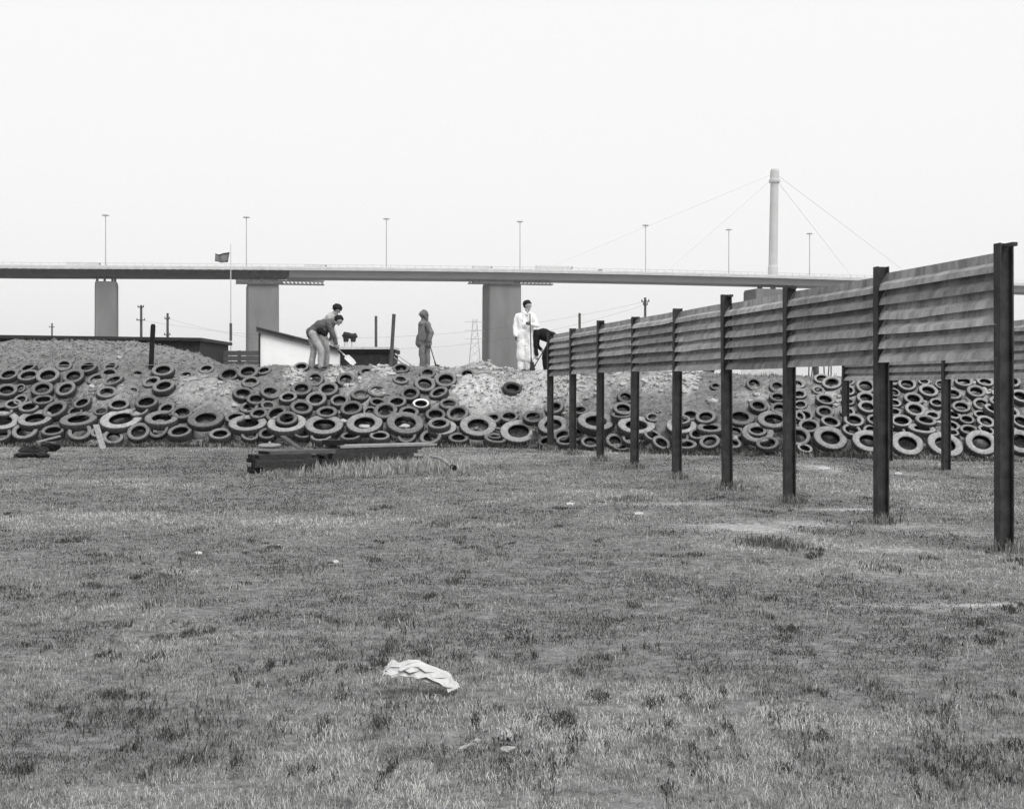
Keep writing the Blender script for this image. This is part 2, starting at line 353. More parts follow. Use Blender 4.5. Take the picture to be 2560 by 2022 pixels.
bv = np.concatenate([np.arange(-.5, 4.2, .065), np.arange(4.2, 9, .16), np.arange(9, 40, 1.2)])
def bank_sheet(Xg, Vg):
    return None
nx, ny = len(bx_), len(bv)
Xg, Vg = np.meshgrid(bx_, bv); Yg = foot(Xg) + Vg; Zg = bank_z(Xg, Yg)
Zg = np.where(Vg > 38, -.5, Zg)
i = np.arange(nx * ny).reshape(ny, nx); Q = np.stack([i[:-1, :-1].ravel(), i[:-1, 1:].ravel(), i[1:, 1:].ravel(), i[1:, :-1].ravel()], 1)
me = bpy.data.meshes.new('embankment'); me.vertices.add(nx * ny)
me.vertices.foreach_set('co', np.stack([Xg.ravel(), Yg.ravel(), Zg.ravel()], 1).ravel())
nq = len(Q); me.loops.add(nq * 4); me.loops.foreach_set('vertex_index', Q.ravel()); me.polygons.add(nq)
me.polygons.foreach_set('loop_start', np.arange(nq) * 4); me.polygons.foreach_set('loop_total', np.full(nq, 4))
me.polygons.foreach_set('use_smooth', np.ones(nq, bool)); me.update(calc_edges=True); me.materials.append(M['bank'])
aa = me.attributes.new('sand', 'FLOAT', 'POINT'); aa.data.foreach_set('value', sandf(Xg.ravel(), Yg.ravel()).astype(np.float32))
bank = link(bpy.data.objects.new('embankment', me)); kind(bank, 'structure')

# ------------------------------------------------------------------ bridge
B0 = at(264, 668, 571); B1 = at(1935, 690, 640); BD = Vector((B1.x - B0.x, B1.y - B0.y, 0)).normalized(); BN = Vector((BD.y, -BD.x, 0))   # BN faces camera
def bd(px):
    k = (px - CX) / F; t = (k * B0.y - B0.x) / (BD.x - k * BD.y); return t, B0.y + t * BD.y
def bdo(px, off):
    k = (px - CX) / F; Q = Vector((B0.x, B0.y, 0)) - BN * off; t = (k * Q.y - Q.x) / (BD.x - k * BD.y); return t, Q.y + t * BD.y
_by = np.array([(-300, 661), (55, 667), (264, 668), (616, 670), (966, 673), (1300, 677), (1614, 683), (1935, 691), (2300, 702), (2900, 722)], float)
def bt_at(t):                                    # deck top height at t metres along the bridge
    return np.interp(t, _bt, _bz)
_bt = np.array([bd(p)[0] for p in _by[:, 0]]); _bz = np.array([EYE - (y - HY) / F * bd(p)[1] for p, y in _by])
def bp(t, off=0, z=0): return Vector((B0.x, B0.y, 0)) + BD * t - BN * off + Vector((0, 0, z))
bridge = thing('road_bridge', 'long high road bridge with concrete piers and one cable tower behind the bank', 'bridge', bp(bd(1260)[0], 10, 0))
t_l, t_s, t_r = bd(-300)[0], bd(722)[0], bd(2900)[0]
def loft(ts, prof):
    """prof(t) -> list of (offset from near edge, z)"""
    V, Fc = [], []; k = None
    for t in ts:
        pr = prof(t); k = len(pr); V += [bp(t, o, z) for o, z in pr]
    for i_ in range(len(ts) - 1):
        for j in range(k): j2 = (j + 1) % k; Fc.append((i_ * k + j, i_ * k + j2, (i_ + 1) * k + j2, (i_ + 1) * k + j))
    Fc += [tuple(range(k)), tuple(reversed(range((len(ts) - 1) * k, len(ts) * k)))]
    return V, Fc
tsL = np.linspace(t_l, t_s, 14); tsR = np.linspace(t_s, t_r, 24); tsA = np.linspace(t_l, t_r, 40)
W = 22.0
part('deck', loft(tsA, lambda t: [(0, bt_at(t) - .75), (0, bt_at(t) - .15), (W, bt_at(t) - .15), (W, bt_at(t) - .75)]), M['parapet'], bridge)
part('parapet', loft(tsA, lambda t: [(-.1, bt_at(t) - .145), (-.1, bt_at(t) + .75), (.15, bt_at(t) + .75), (.15, bt_at(t) - .145)]), M['parapet'], bridge)
part('parapet', loft(tsA, lambda t: [(W - .15, bt_at(t) - .145), (W - .15, bt_at(t) + .75), (W + .1, bt_at(t) + .75), (W + .1, bt_at(t) - .145)]), M['parapet'], bridge)
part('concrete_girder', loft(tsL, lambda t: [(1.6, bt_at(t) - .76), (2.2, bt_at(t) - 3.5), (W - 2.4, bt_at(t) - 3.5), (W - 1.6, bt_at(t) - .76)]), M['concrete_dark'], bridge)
part('steel_girder', loft(tsR[tsR >= t_s] + .3, lambda t: [(1.4, bt_at(t) - .76), (2.4, bt_at(t) - 3.7), (W - 2.6, bt_at(t) - 3.7), (W - 1.4, bt_at(t) - .76)]), M['girder'], bridge)
# cantilever brackets under the deck edge of the viaduct, one every 3.6 m
tt = t_l + 3
while tt < t_s - 2:
    z = bt_at(tt)
    V = [bp(tt + s, o, zz) for s in (-1.15, 1.15) for o, zz in ((.05, z - .77), (1.9, z - 2.4), (1.9, z - .77))]
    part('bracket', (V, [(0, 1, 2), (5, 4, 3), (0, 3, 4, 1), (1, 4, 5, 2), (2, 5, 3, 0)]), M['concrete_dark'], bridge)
    tt += 3.75
# railing posts
tt = t_l + 2
while tt < bd(2250)[0]:
    z = bt_at(tt); part('railing_post', obox(bp(tt, 0, z + 1.25), BD, BN, (0, 0, 1), .16, .16, 1.0), M['lamp'], bridge); tt += 3.75
part('handrail', loft(tsA, lambda t: [(-.05, bt_at(t) + 1.62), (-.05, bt_at(t) + 1.75), (.05, bt_at(t) + 1.75), (.05, bt_at(t) + 1.62)]), M['lamp'], bridge)
def pier(px0, px1, topy, mt, side=7.0, heads=True):
    ta, da = bdo(px0, W / 2 - side); tb, db = bdo(px1, W / 2 - side); d = (da + db) / 2
    zt = EYE - (topy - HY) / F * d
    a = math.atan2(BD.y, BD.x)
    wd = (tb - ta)
    cen = bp((ta + tb) / 2, W / 2, 0)
    V, Fc = [], []
    prof = [(-wd / 2 + .6, -side), (wd / 2 - .6, -side), (wd / 2, -side + .6), (wd / 2, side - .6), (wd / 2 - .6, side), (-wd / 2 + .6, side), (-wd / 2, side - .6), (-wd / 2, -side + .6)]
    for z, s in ((-2, 1.02), (zt * .5, 1.0), (zt - 1.2, .985), (zt, .94)):
        V += [cen + BD * (u * s) - BN * (v * s) + Vector((0, 0, z)) for u, v in prof]
    for i_ in range(3):
        for j in range(8): j2 = (j + 1) % 8; Fc.append((i_ * 8 + j, i_ * 8 + j2, i_ * 8 + 8 + j2, i_ * 8 + 8 + j))
    Fc.append(tuple(range(24, 32)))
    pr = part('pier', (V, Fc), mt, bridge)
    zb = bt_at((ta + tb) / 2) - 3.6
    if zb > zt:
        for k in (-.38, -.05, .3, .42):
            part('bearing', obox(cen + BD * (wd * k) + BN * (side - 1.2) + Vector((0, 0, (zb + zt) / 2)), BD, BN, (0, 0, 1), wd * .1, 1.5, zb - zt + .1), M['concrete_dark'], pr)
    return zt
pier(236, 292, 703, M['concrete']); pier(618, 698, 708, M['concrete'], 8); pier(1223, 1304, 706, M['concrete'], 8); pier(1890, 1990, 722, M['concrete'], 8)
pier(2440, 2530, 735, M['concrete'], 8)
# cross-head of pier at the tower is wider
def gantry(px0, px1, y0, y1, nm='inspection_gantry'):
    ta, _ = bd(px0); tb, d = bd(px1); z0 = EYE - (y1 - HY) / F * d; z1 = EYE - (y0 - HY) / F * d
    vf = []
    for o in (2.2, 5.0):
        vf += [beam(bp(ta, o, z0), bp(tb, o, z0), .5, .4), beam(bp(ta, o, z1), bp(tb, o, z1), .4, .35)]
        n = int((tb - ta) / 1.7)
        for k in range(n):
            u0 = ta + (tb - ta) * k / n; u1 = ta + (tb - ta) * (k + 1) / n
            vf += [beam(bp(u0, o, z0), bp(u1, o, z1), .22, .22), beam(bp(u0, o, z1), bp(u1, o, z0), .22, .22)]
    part(nm, join(*vf), M['gantry'], bridge)
gantry(590, 812, 702, 711); gantry(1175, 1386, 701, 711)
part('gantry_platform', obox(bp(bd(650)[0], 4, EYE + (966 - 706) / F * 588), BD, BN, (0, 0, 1), 20, 4, 1.0), M['gantry'], bridge)
part('gantry_platform', obox(bp(bd(1235)[0], 4, EYE + (966 - 706) / F * 610), BD, BN, (0, 0, 1), 18, 4, 1.0), M['gantry'], bridge)
# cable tower
tT, dT = bdo(1932, W / 2); sT = F / dT
def tz(y): return EYE + (HY - y) / sT
tw = [(690, 12.5), (668, 12.5), (664, 11.2), (560, 10.8), (458, 10), (456, 14), (450, 14), (448, 11.2), (429, 11), (424, 9.5), (422, 6)]
V, Fc = [], []; n = 20
for y, hw_ in tw:
    c = bp(tT + (690 - y) / 270 * 1.0, W / 2, tz(y))
    for j in range(n): an = 2 * math.pi * j / n; V.append(c + Vector((math.cos(an), math.sin(an), 0)) * (hw_ / sT))
for i_ in range(len(tw) - 1):
    for j in range(n): j2 = (j + 1) % n; Fc.append((i_ * n + j, i_ * n + j2, i_ * n + n + j2, i_ * n + n + j))
Fc.append(tuple(range((len(tw) - 1) * n, len(tw) * n)))
tower = part('tower', (V, Fc), M['tower'], bridge)
for (ya, pb) in ((433, 1352), (442, 1675), (433, 2330), (445, 2165)):
    ta, _ = bd(pb)
    part('stay_cable', tube([bp(tT + 1, W / 2, tz(ya)), bp(ta, W / 2, bt_at(ta))], .11, 6), M['cable'], tower)
# road lamps on the bridge
for px, y0 in ((-88, 533), (264, 538), (616, 543), (966, 547), (1300, 554), (1614, 563), (1822, 574), (2024, 584)):
    t, d = bdo(px, W / 2); z0 = bt_at(t) - .15; z1 = EYE + (HY - y0) / F * d
    b = bp(t, W / 2, z0)
    L = thing('road_lamp', 'tall thin mast lamp with a flat ring head standing on the bridge deck', 'street lamp', b, 'mast lamps along the bridge')
    ORG[L.name] = b
    part('mast', tube([b, b + Vector((0, 0, (z1 - z0) * .5)), Vector((b.x, b.y, z1))], [.28, .22, .16], 8), M['lamp'], L)
    V, Fc = [], []; n = 14
    for r_, zz in ((.35, .35), (1.55, 0), (1.55, -.28), (.35, -.4)):
        for j in range(n): an = 2 * math.pi * j / n; V.append(Vector((b.x + r_ * math.cos(an), b.y + r_ * math.sin(an), z1 + zz)))
    for i_ in range(3):
        for j in range(n): j2 = (j + 1) % n; Fc.append((i_ * n + j, i_ * n + j2, i_ * n + n + j2, i_ * n + n + j))
    Fc += [tuple(range(n)), tuple(reversed(range(3 * n, 4 * n)))]
    part('lamp_head', (V, Fc), M['lamp'], L)
# vehicles on the deck
def vehicle(px, length, h, typ, label):
    t, d = bdo(px, 6); z = bt_at(t) - .15; off = 6
    b = bp(t, off, z); v = thing('truck' if typ == 'truck' else 'car', label, 'truck' if typ == 'truck' else 'car', b)
    def ob(u0, u1, z0, z1, wd=2.2): return obox(bp(t + (u0 + u1) / 2, off, z + (z0 + z1) / 2), BD, BN, (0, 0, 1), u1 - u0, wd, z1 - z0)
    if typ == 'truck':
        part('cargo_box', ob(-length / 2, length / 2 - 2.6, 1.0, h * .8), M['car'], v); part('cab', ob(length / 2 - 2.5, length / 2, .6, h * .8), M['car'], v)
        part('windscreen', ob(length / 2 - .5, length / 2 + .02, h * .5, h * .72, 2.25), M['car_dark'], v)
        part('chassis', ob(-length / 2, length / 2, .5, .95, 1.9), M['black'], v); ws = (-length / 2 + 1.2, -length / 2 + 2.6, length / 2 - 1.2)
    else:
        V, Fc = [], []
        pr = [(-.5, .35), (-.5, .85), (-.34, .92), (-.2, h), (.16, h), (.3, .95), (.5, .8), (.5, .35)]
        for s in (-.85, .85): V += [bp(t + u * length, off + s, z + zz) for u, zz in pr]
        Fc = [tuple(range(8)), tuple(reversed(range(8, 16)))] + [(k, (k + 1) % 8, 8 + (k + 1) % 8, 8 + k) for k in range(8)]
        part('body', (V, Fc), M['car'], v)
        part('side_window', ob(-.22 * length, .2 * length, .95, h - .12, 1.74), M['car_dark'], v); ws = (-length * .3, length * .3)
    for u in ws:
        for s in (-.95, .95):
            c = bp(t + u, off + s, z + .4)
            part('wheel', tube([c - BN * .12, c + BN * .12], .4, 12), M['black'], v)
vehicle(1385, 17, 3.9, 'truck', 'long pale articulated truck crossing the bridge beside the cable tower stay')
vehicle(1205, 9, 3.2, 'truck', 'short pale box truck on the bridge above the middle concrete pier')
vehicle(208, 14, 3.3, 'truck', 'pale truck on the dark viaduct end of the bridge')
vehicle(1500, 4.6, 1.9, 'car', 'pale car on the steel bridge span following the articulated truck')
vehicle(790, 9, 3.0, 'truck', 'pale small lorry just past the joint between dark viaduct and steel span')

# ------------------------------------------------------------------ plank fence
PX = [2495, 2190, 1962, 1808, 1683, 1578, 1493, 1425, 1370]
HF = 2.87
_raw = []
for x in PX:
    h = (x - 661) / 2.373; d = HF * F / h; _raw.append(Vector(((x - CX) / F * d, d, 0)))
U = (_raw[-1] - _raw[0]).normalized(); N_ = Vector((-U.y, U.x, 0))     # U away from the camera, N_ towards the open field (left)
if N_.x > 0: N_ = -N_
s_ = [(p - _raw[0]).dot(U) for p in _raw]
def fp(s, n=0, z=0): return _raw[0] + U * s + N_ * n + Vector((0, 0, z))
def ibeam(base, u, n, z1, dep=.125, fl=.115, lean=(0, 0)):
    z = Vector((lean[0], lean[1], 1)).normalized(); h = z1 + .3; c = Vector((base.x, base.y, z1 - h / 2)) + z * 0 + Vector((lean[0], lean[1], 0)) * (z1 - h / 2)
    return join(obox(c, u, n, z, fl, .014, h), obox(c - n * (dep / 2), u, n, z, .012, dep - .016, h), obox(c - n * dep, u, n, z, fl, .014, h))
def plank_mesh(a, b, z0, h, rg, n, lap=.045, dz_a=0, dz_b=0, n0=-.062):
    """weather-warped board from a to b (points on the fence line); lower lip leans out towards n, upper edge rolls back under the next board"""
    k = 12; V, Fc = [], []
    am, c0 = rg.uniform(-.004, .014), rg.uniform(.3, .7); bo = rg.uniform(-.02, .025)
    am2, ph2 = rg.uniform(0, .004), rg.uniform(0, 6.3); kink = rg.uniform(-.012, .008); kp = rg.uniform(.15, .85)
    for i_ in range(k + 1):
        f = i_ / k; p = a + (b - a) * f; sg = math.sin(math.pi * f ** (math.log(.5) / math.log(c0)))
        dz = dz_a + (dz_b - dz_a) * f - am * sg
        db = am2 * math.sin(ph2 + 6 * f) + kink * math.exp(-((f - kp) / .12) ** 2)
        o = bo * sg
        for nn, zz in ((n0 - .055, h + .04), (n0 - .055, h * .68), (n0 - .028 + o * .5, h * .65), (n0 + lap * .6 + o, h * .4), (n0 + lap + o, db), (n0 + lap - .022 + o, db), (n0 - .042 + o * .5, h * .58)):
            V.append(p + n * nn + Vector((0, 0, z0 + zz + dz)))
    for i_ in range(k):
        for j in range(7): j2 = (j + 1) % 7; Fc.append((i_ * 7 + j, i_ * 7 + j2, i_ * 7 + 7 + j2, i_ * 7 + 7 + j))
    Fc += [tuple(range(7)), tuple(reversed(range(k * 7, k * 7 + 7)))]
    return V, Fc
rg = random.Random(11)
fence = thing('plank_fence', 'tall fence of lapped weathered planks on dark steel posts running across the grass', 'fence', fp(10))
for k, s in enumerate(s_):
    zt = HF + rg.uniform(-.05, .04)
    b = fp(s)
    po = part('post', ibeam(b, U, N_, zt, lean=(rg.uniform(-.008, .008), rg.uniform(-.01, .01))), M['steel'], fence)
    if k % 3 != 1:
        part('top_cleat', obox(fp(s - .09, -.07, zt - .025), U, N_, (0, 0, 1), .17, .05, .035), M['steel'], po)
for k in range(len(s_) - 1):
    a, b = fp(s_[k] + .03), fp(s_[k + 1] - .03); dzk = rg.uniform(-.02, .02)
    rows = 6; z0 = 1.80 + rg.uniform(-.035, .03); hh = .955 / rows
    for r_ in range(rows):
        part('plank', plank_mesh(a, b, z0 + hh * r_, hh, rg, N_, rg.uniform(.05, .068), rg.uniform(-.006, .006), rg.uniform(-.006, .006)), M['plank'], fence)
# second fence at the right
P2 = [Vector(((px - CX) / F * d, d, 0)) for px, d in ((2107, 30.2), (2214, 27.5), (2357, 24.9), (2490, 22.6), (2640, 20.4))]
fence2 = thing('plank_fence', 'shorter run of lapped plank fence close against the tyre packed end of the bank', 'fence', P2[1])
for k, p in enumerate(P2):
    u = (P2[min(k + 1, 4)] - P2[max(k - 1, 0)]).normalized(); nn = Vector((u.y, -u.x, 0)); nn = nn if nn.x < 0 else -nn
    part('post', ibeam(p, u, nn, 2.62), M['steel'], fence2)
for k in range(4):
    u = (P2[k + 1] - P2[k]).normalized(); nn = Vector((u.y, -u.x, 0)); nn = nn if nn.x < 0 else -nn
    for r_ in range(6):
        part('plank', plank_mesh(P2[k] + u * .02, P2[k + 1] - u * .02, 1.66 + .15 * r_, .15, rg, nn, rg.uniform(.035, .055)), M['plank'], fence2)

# ------------------------------------------------------------------ tyres
def tyre_mesh(name, hw, bead, mats, seg=44, lug=.018, ring=None):
    """unit radius, axis = local Z"""
    o = [(bead, .62), (bead + .05, .82), (bead + .13, .97), ((bead + 1) / 2 + .02, 1.0), (.90, .93), (.955, .80), (.985, .62), (1.0, .35), (1.0, -.35), (.985, -.62), (.955, -.80), (.90, -.93), ((bead + 1) / 2 + .02, -1.0), (bead + .13, -.97), (bead + .05, -.82), (bead, -.62)]
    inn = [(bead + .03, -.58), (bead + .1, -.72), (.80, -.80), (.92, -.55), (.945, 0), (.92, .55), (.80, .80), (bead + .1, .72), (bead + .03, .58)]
    pr = o + inn; k = len(pr); V, Fc, mi = [], [], []
    for s in range(seg):
        an = 2 * math.pi * s / seg
        for j, (r_, z) in enumerate(pr):
            q = r_ - (lug if (s % 2 and 5 <= j <= 10) else 0)
            V.append((q * math.cos(an), q * math.sin(an), z * hw))
    for s in range(seg):
        s2 = (s + 1) % seg
        for j in range(k):
            j2 = (j + 1) % k; Fc.append((s * k + j, s2 * k + j, s2 * k + j2, s * k + j2))
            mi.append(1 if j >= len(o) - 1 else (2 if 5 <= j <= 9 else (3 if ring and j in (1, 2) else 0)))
    me = mesh(name, V, Fc, mats, mi)
    fl = np.array([not (4 <= (f % k) <= 10) for f in range(len(Fc))]); me.polygons.foreach_set('use_smooth', fl)
    return me
TM = {}
for nm, m_ in (('', 'tyre'), ('p', 'tyre_pale'), ('d', 'tyre_dark')):
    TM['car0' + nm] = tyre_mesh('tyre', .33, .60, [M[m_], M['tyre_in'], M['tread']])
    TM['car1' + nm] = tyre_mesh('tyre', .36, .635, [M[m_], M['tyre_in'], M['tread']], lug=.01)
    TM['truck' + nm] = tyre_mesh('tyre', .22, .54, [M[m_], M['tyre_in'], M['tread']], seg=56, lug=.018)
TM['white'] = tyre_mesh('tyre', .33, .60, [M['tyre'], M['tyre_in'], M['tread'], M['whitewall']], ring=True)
for (c, n, Rr, hw, truck, fl, px) in placed:
    key = 'truck' if truck else random.choice(('car0', 'car1'))
    pale = px > 1990 or (truck and random.random() < .75)
    key = key + ('p' if pale else '')
    if fl == 'd': key = 'car0d'
    if fl == 'w': key = 'white'
    o = bpy.data.objects.new('tyre', TM[key]); link(o)
    qn = Vector((0, 0, 1)).rotation_difference(n); sp = Quaternion((0, 0, 1), random.uniform(0, 6.28))
    o.rotation_mode = 'QUATERNION'; o.rotation_quaternion = qn @ sp; o.location = c
    o.scale = (Rr * random.uniform(.94, 1.03), Rr * random.uniform(.94, 1.03), Rr * random.uniform(.85, 1.12))
    if fl == 'd': tag(o, 'dark tyre lying loose and alone on pale sand of the bank', 'tyre')
    elif fl == 'w': tag(o, 'tyre with a bright white sidewall ring on the bank', 'tyre')
    elif fl == 'i': tag(o, 'small tyre resting inside a wide pale truck tyre under the plank fence', 'tyre')
    else:
        pyc = HY - (c.z - EYE) / c.y * F; pxc = CX + c.x / c.y * F
        frac = (c.y - float(foot(c.x))) / RUN
        row = 'at the bank foot' if frac < .24 else ('midway up the bank' if frac < .62 else 'near the bank crest')
        zone = 'behind the shorter plank fence'
        for lim, nm in ((150, 'beneath the long dark shed'), (300, 'beside the leaning pale plank'), (470, 'below the black post'), (610, 'below the low dark plank fence'), (730, 'below the white hut'), (860, 'below the bending men'),
                        (985, 'below the dark steel bin'), (1120, 'below the hooded person'), (1250, 'below the small pale soil heap'), (1370, 'below the man in white'), (1600, 'behind the far posts of the long fence'), (1800, 'below the bucket on the crest'), (1990, 'below the pale standing sheet'), (2100, 'by the end post of the shorter fence'), (2210, 'behind the first bay of the shorter fence'), (2350, 'behind the second bay of the shorter fence'), (3000, 'behind the third bay of the shorter fence')):
            if pxc < lim: zone = nm; break
        look = 'wide truck tyre' if truck else ('half buried car tyre' if fl == 'b' else ('car tyre stacked on another' if fl == 's' else 'exposed car tyre'))
        lab = look + ' ' + row + ' ' + zone
        tag(o, lab, 'tyre', 'tyres on the bank: ' + lab)

# ------------------------------------------------------------------ things on and behind the bank
def gz(x, y): return float(bank_z(x, y))
# black post
p = at(380, 912, 37.3); z0 = gz(p.x, p.y); z1 = at(380, 810, 37.3).z
tag(part('black_post', tube([(p.x - .04, p.y, z0 - .3), (p.x, p.y, (z0 + z1) / 2), (p.x + .03, p.y, z1 - .05), (p.x + .03, p.y, z1)], [.075, .07, .07, .045], 10), M['black'], org=(p.x, p.y, z0)), 'short thick black post standing on the crest of the left bank', 'post')
# slim posts
def slim(pxa, pya, pxb, pyb, d, r, m, label, nm='slim_post'):
    a = at(pxa, pya, d); b = at(pxb, pyb, d); zb = gz(b.x, d); k = (b - a); a2 = b.copy()
    if zb < b.z: a2 = a + k * ((a.z - zb + .2) / (a.z - b.z))
    return tag(part(nm, tube([a2, (a + a2) / 2, a], [r * 1.1, r, r], 8), m, org=a2), label, 'post')
slim(940, 790, 940, 900, 44, .045, M['pole'], 'slim straight post standing behind the dark steel bin')
slim(985, 785, 977, 916, 36.9, .05, M['pole'], 'weathered leaning post at the end of the dark steel bin')
slim(1449, 783, 1449, 900, 46, .045, M['pole'], 'thin upright post showing above the far end of the plank fence')
# white hut with a sloping dark roof edge
def slab(pts, y0, y1):
    n = len(pts); V = [Vector((x, y0, z)) for x, z in pts] + [Vector((x, y1, z)) for x, z in pts]
    return V, [tuple(range(n)), tuple(reversed(range(n, 2 * n)))] + [(k, n + k, n + (k + 1) % n, (k + 1) % n) for k in range(n)]
dH = 41.0
a, b = at(647, 828, dH), at(846, 880, dH)
zb = gz(a.x, dH) - .1
hut = thing('site_hut', 'low white site hut with a dark sloping roof edge behind the bending men', 'hut', (a.x, dH, zb))
part('wall', slab([(a.x, zb), (b.x, zb), (b.x, b.z), (a.x, a.z)], dH, dH + 2.2), M['white'], hut)
ra, rb = at(645, 819, dH), at(850, 872, dH)
part('roof', slab([(ra.x - .03, ra.z - .13), (rb.x, rb.z - .13), (rb.x, rb.z + .03), (ra.x - .03, ra.z + .03)], dH - .1, dH + 2.3), M['pole'], hut)
part('fascia', slab([(ra.x - .035, ra.z - .02), (rb.x, rb.z - .02), (rb.x, rb.z + .0), (ra.x - .035, ra.z + .0)], dH - .13, dH - .101), M['darkbox'], hut)
part('corner_post', obox((a.x + .025, dH - .03, (zb + a.z) / 2), (1, 0, 0), (0, 1, 0), (0, 0, 1), .05, .05, a.z - zb - .13), M['darkbox'], hut)
# dark steel bin with pale lid
dB = 39.0
a, b = at(850, 870, dB), at(984, 870, dB); zb = gz(a.x, dB) - .1
bn = thing('steel_bin', 'long dark steel bin with a pale flat lid behind the bank crest', 'bin', ((a.x + b.x) / 2, dB, zb))
part('body', slab([(a.x, zb), (b.x - .05, zb), (b.x, a.z - .14), (a.x, a.z - .14)], dB, dB + 1.6), M['darkbox'], bn)
part('rim', box(a.x - .03, b.x + .05, dB - .06, dB + 1.66, a.z - .14, a.z - .04), M['black'], bn)
part('lid', box(a.x - .06, b.x + .03, dB - .10, dB + 1.7, a.z - .038, a.z + .03), M['dirtywhite'], bn)
for k in range(6):
    x = a.x + (b.x - a.x) * (k + .5) / 6; part('rib', box(x - .03, x + .03, dB - .03, dB - .001, zb, a.z - .145), M['darkbox'], bn)
for zz in (.55, .32): part('bracket', box(b.x - .02, b.x + .1, dB + .2, dB + .34, a.z - zz, a.z - zz + .09), M['black'], bn)
# twin pipe vent standing on the lid
v0, v1 = at(865, 866, dB + .7), at(883, 866, dB + .7); zt = at(870, 836, dB + .7).z; zl = a.z + .03
vent = thing('twin_vent', 'pair of pale stub pipes with fat dark caps on the bin lid', 'vent', ((v0.x + v1.x) / 2, dB + .7, zl))
for v in (v0, v1): part('pipe', tube([(v.x, dB + .7, zl), (v.x, dB + .7, zt - .12)], .062, 12), M['dirtywhite'], vent)
part('cap', tube([(v0.x - .09, dB + .7, zt - .08), (v0.x - .03, dB + .7, zt - .01), (v0.x + .09, dB + .7, zt - .03), (v1.x - .05, dB + .7, zt - .06), (v1.x + .05, dB + .7, zt - .05), (v1.x + .1, dB + .7, zt - .1)], [.05, .095, .085, .085, .1, .05], 12), M['darkbox'], vent, smooth=True)
for v in (v0, v1): part('collar', tube([(v.x, dB + .7, zt - .22), (v.x, dB + .7, zt - .08)], [.07, .09], 12), M['darkbox'], vent)
# pale planks leaning from the bin
for k, (xa, ya, xb, yb) in enumerate(((988, 884, 1040, 914), (985, 893, 1030, 916))):
    A, B = at(xa, ya, 38.3 + k * .2), at(xb, yb, 38.3 + k * .2); B.z = gz(B.x, B.y) + .0
    tag(part('pale_board', beam(A, B, .16, .03), M['pipe_pale'], org=B), ('upper' if k == 0 else 'lower') + ' pale board sloping down from the end of the dark steel bin', 'board')
# long dark shed and the far fence at the left
dS = 50.0
a, b = at(-260, 838, dS), at(500, 849, dS); zb = -.1
shed = thing('long_shed', 'long low dark shed roof line behind the left soil heap', 'shed', (b.x, dS, zb))
part('wall', slab([(a.x, zb), (b.x, zb), (b.x, b.z - .06), (a.x, a.z - .06)], dS, dS + 5), M['shed'], shed)
part('roof', slab([(a.x - .2, a.z - .06), (b.x + .1, b.z - .06), (b.x + .1, b.z + .06), (a.x - .2, a.z + .06)], dS - .25, dS + 5.3), M['darkbox'], shed)
for k in range(40):
    x = b.x - .15 - k * .28; part('cladding_rib', box(x - .04, x + .04, dS - .04, dS - .001, zb, b.z - .1), M['shed'], shed)
dP = 54.0
ff = thing('low_plank_fence', 'low dark fence of four long horizontal planks between shed and white hut', 'fence', at(575, 915, dP))
xa, xb = at(494, 0, dP).x, at(700, 0, dP).x
for k in range(7):
    z1 = at(0, 877 + k * 13, dP).z; z2 = at(0, 888.5 + k * 13, dP).z
    part('plank', obox(((xa + xb) / 2, dP - .01 * (k % 2), (z1 + z2) / 2), (1, 0, 0), (0, 1, .12), (0, 0, 1), xb - xa, .05, z1 - z2), M['plank_far'], ff)
for x in (xa + .1, (xa + xb) / 2, xb - .1): part('post', box(x - .06, x + .06, dP + .06, dP + .18, -.3, at(0, 876, dP).z), M['steel'], ff)
# thin pale pipe along the crest
pts = []
for k in range(26):
    px = -40 + 690 * k / 25; X = (px - CX) / F * 37.2; Y = 37.2; pts.append((X, Y, max(gz(X, Y) + .03, at(px, 912.5, Y).z)))
tag(part('crest_pipe', tube(pts, .008, 6), M['timber_pale'], org=pts[12]), 'thin pale pipe lying along the crest of the left bank', 'pipe')
# flag and pole
dF = 130; b = at(577, 960, dF); b.z = 0
fl = thing('flagpole', 'slender pale flagpole standing behind the site with a dark lower sleeve', 'flagpole', b)
zt = at(577, 610, dF).z
part('pole', tube([b, Vector((b.x, b.y, zt * .6)), Vector((b.x, b.y, zt))], [.09, .06, .03], 8), M['tower'], fl)
zs0, zs1 = at(577, 852, dF).z, at(577, 808, dF).z
part('sleeve', tube([(b.x, b.y, zs0), (b.x, b.y, zs1)], .13, 8), M['pole'], fl)
fA = [at(574, 630, dF), at(538, 635, dF), at(538, 655, dF), at(569, 655, dF)]
V, Fc, mi = [], [], []; n = 12; mrow = 6
for j in range(mrow + 1):
    for k in range(n + 1):
        u, v = k / n, j / mrow; p = (fA[0] * (1 - u) + fA[1] * u) * (1 - v) + (fA[3] * (1 - u) + fA[2] * u) * v
        V.append(p + Vector((0, .14 * math.sin(u * 9 + v), .09 * math.sin(u * 7 + 2 * v) * u - .05 * math.sin(math.pi * u))))
for j in range(mrow):
    for k in range(n): Fc.append((j * (n + 1) + k, j * (n + 1) + k + 1, (j + 1) * (n + 1) + k + 1, (j + 1) * (n + 1) + k)); mi.append(1 if j == 0 or (j == mrow - 1 and k < 2) else 0)
fo = part('flag', (V, Fc), [M['flag'], M['flag_dark']], mi=mi, smooth=True, org=fA[0]); md = fo.modifiers.new('thickness', 'SOLIDIFY'); md.thickness = .02
tag(fo, 'dark flag blowing left from the slender pole above the viaduct', 'flag')
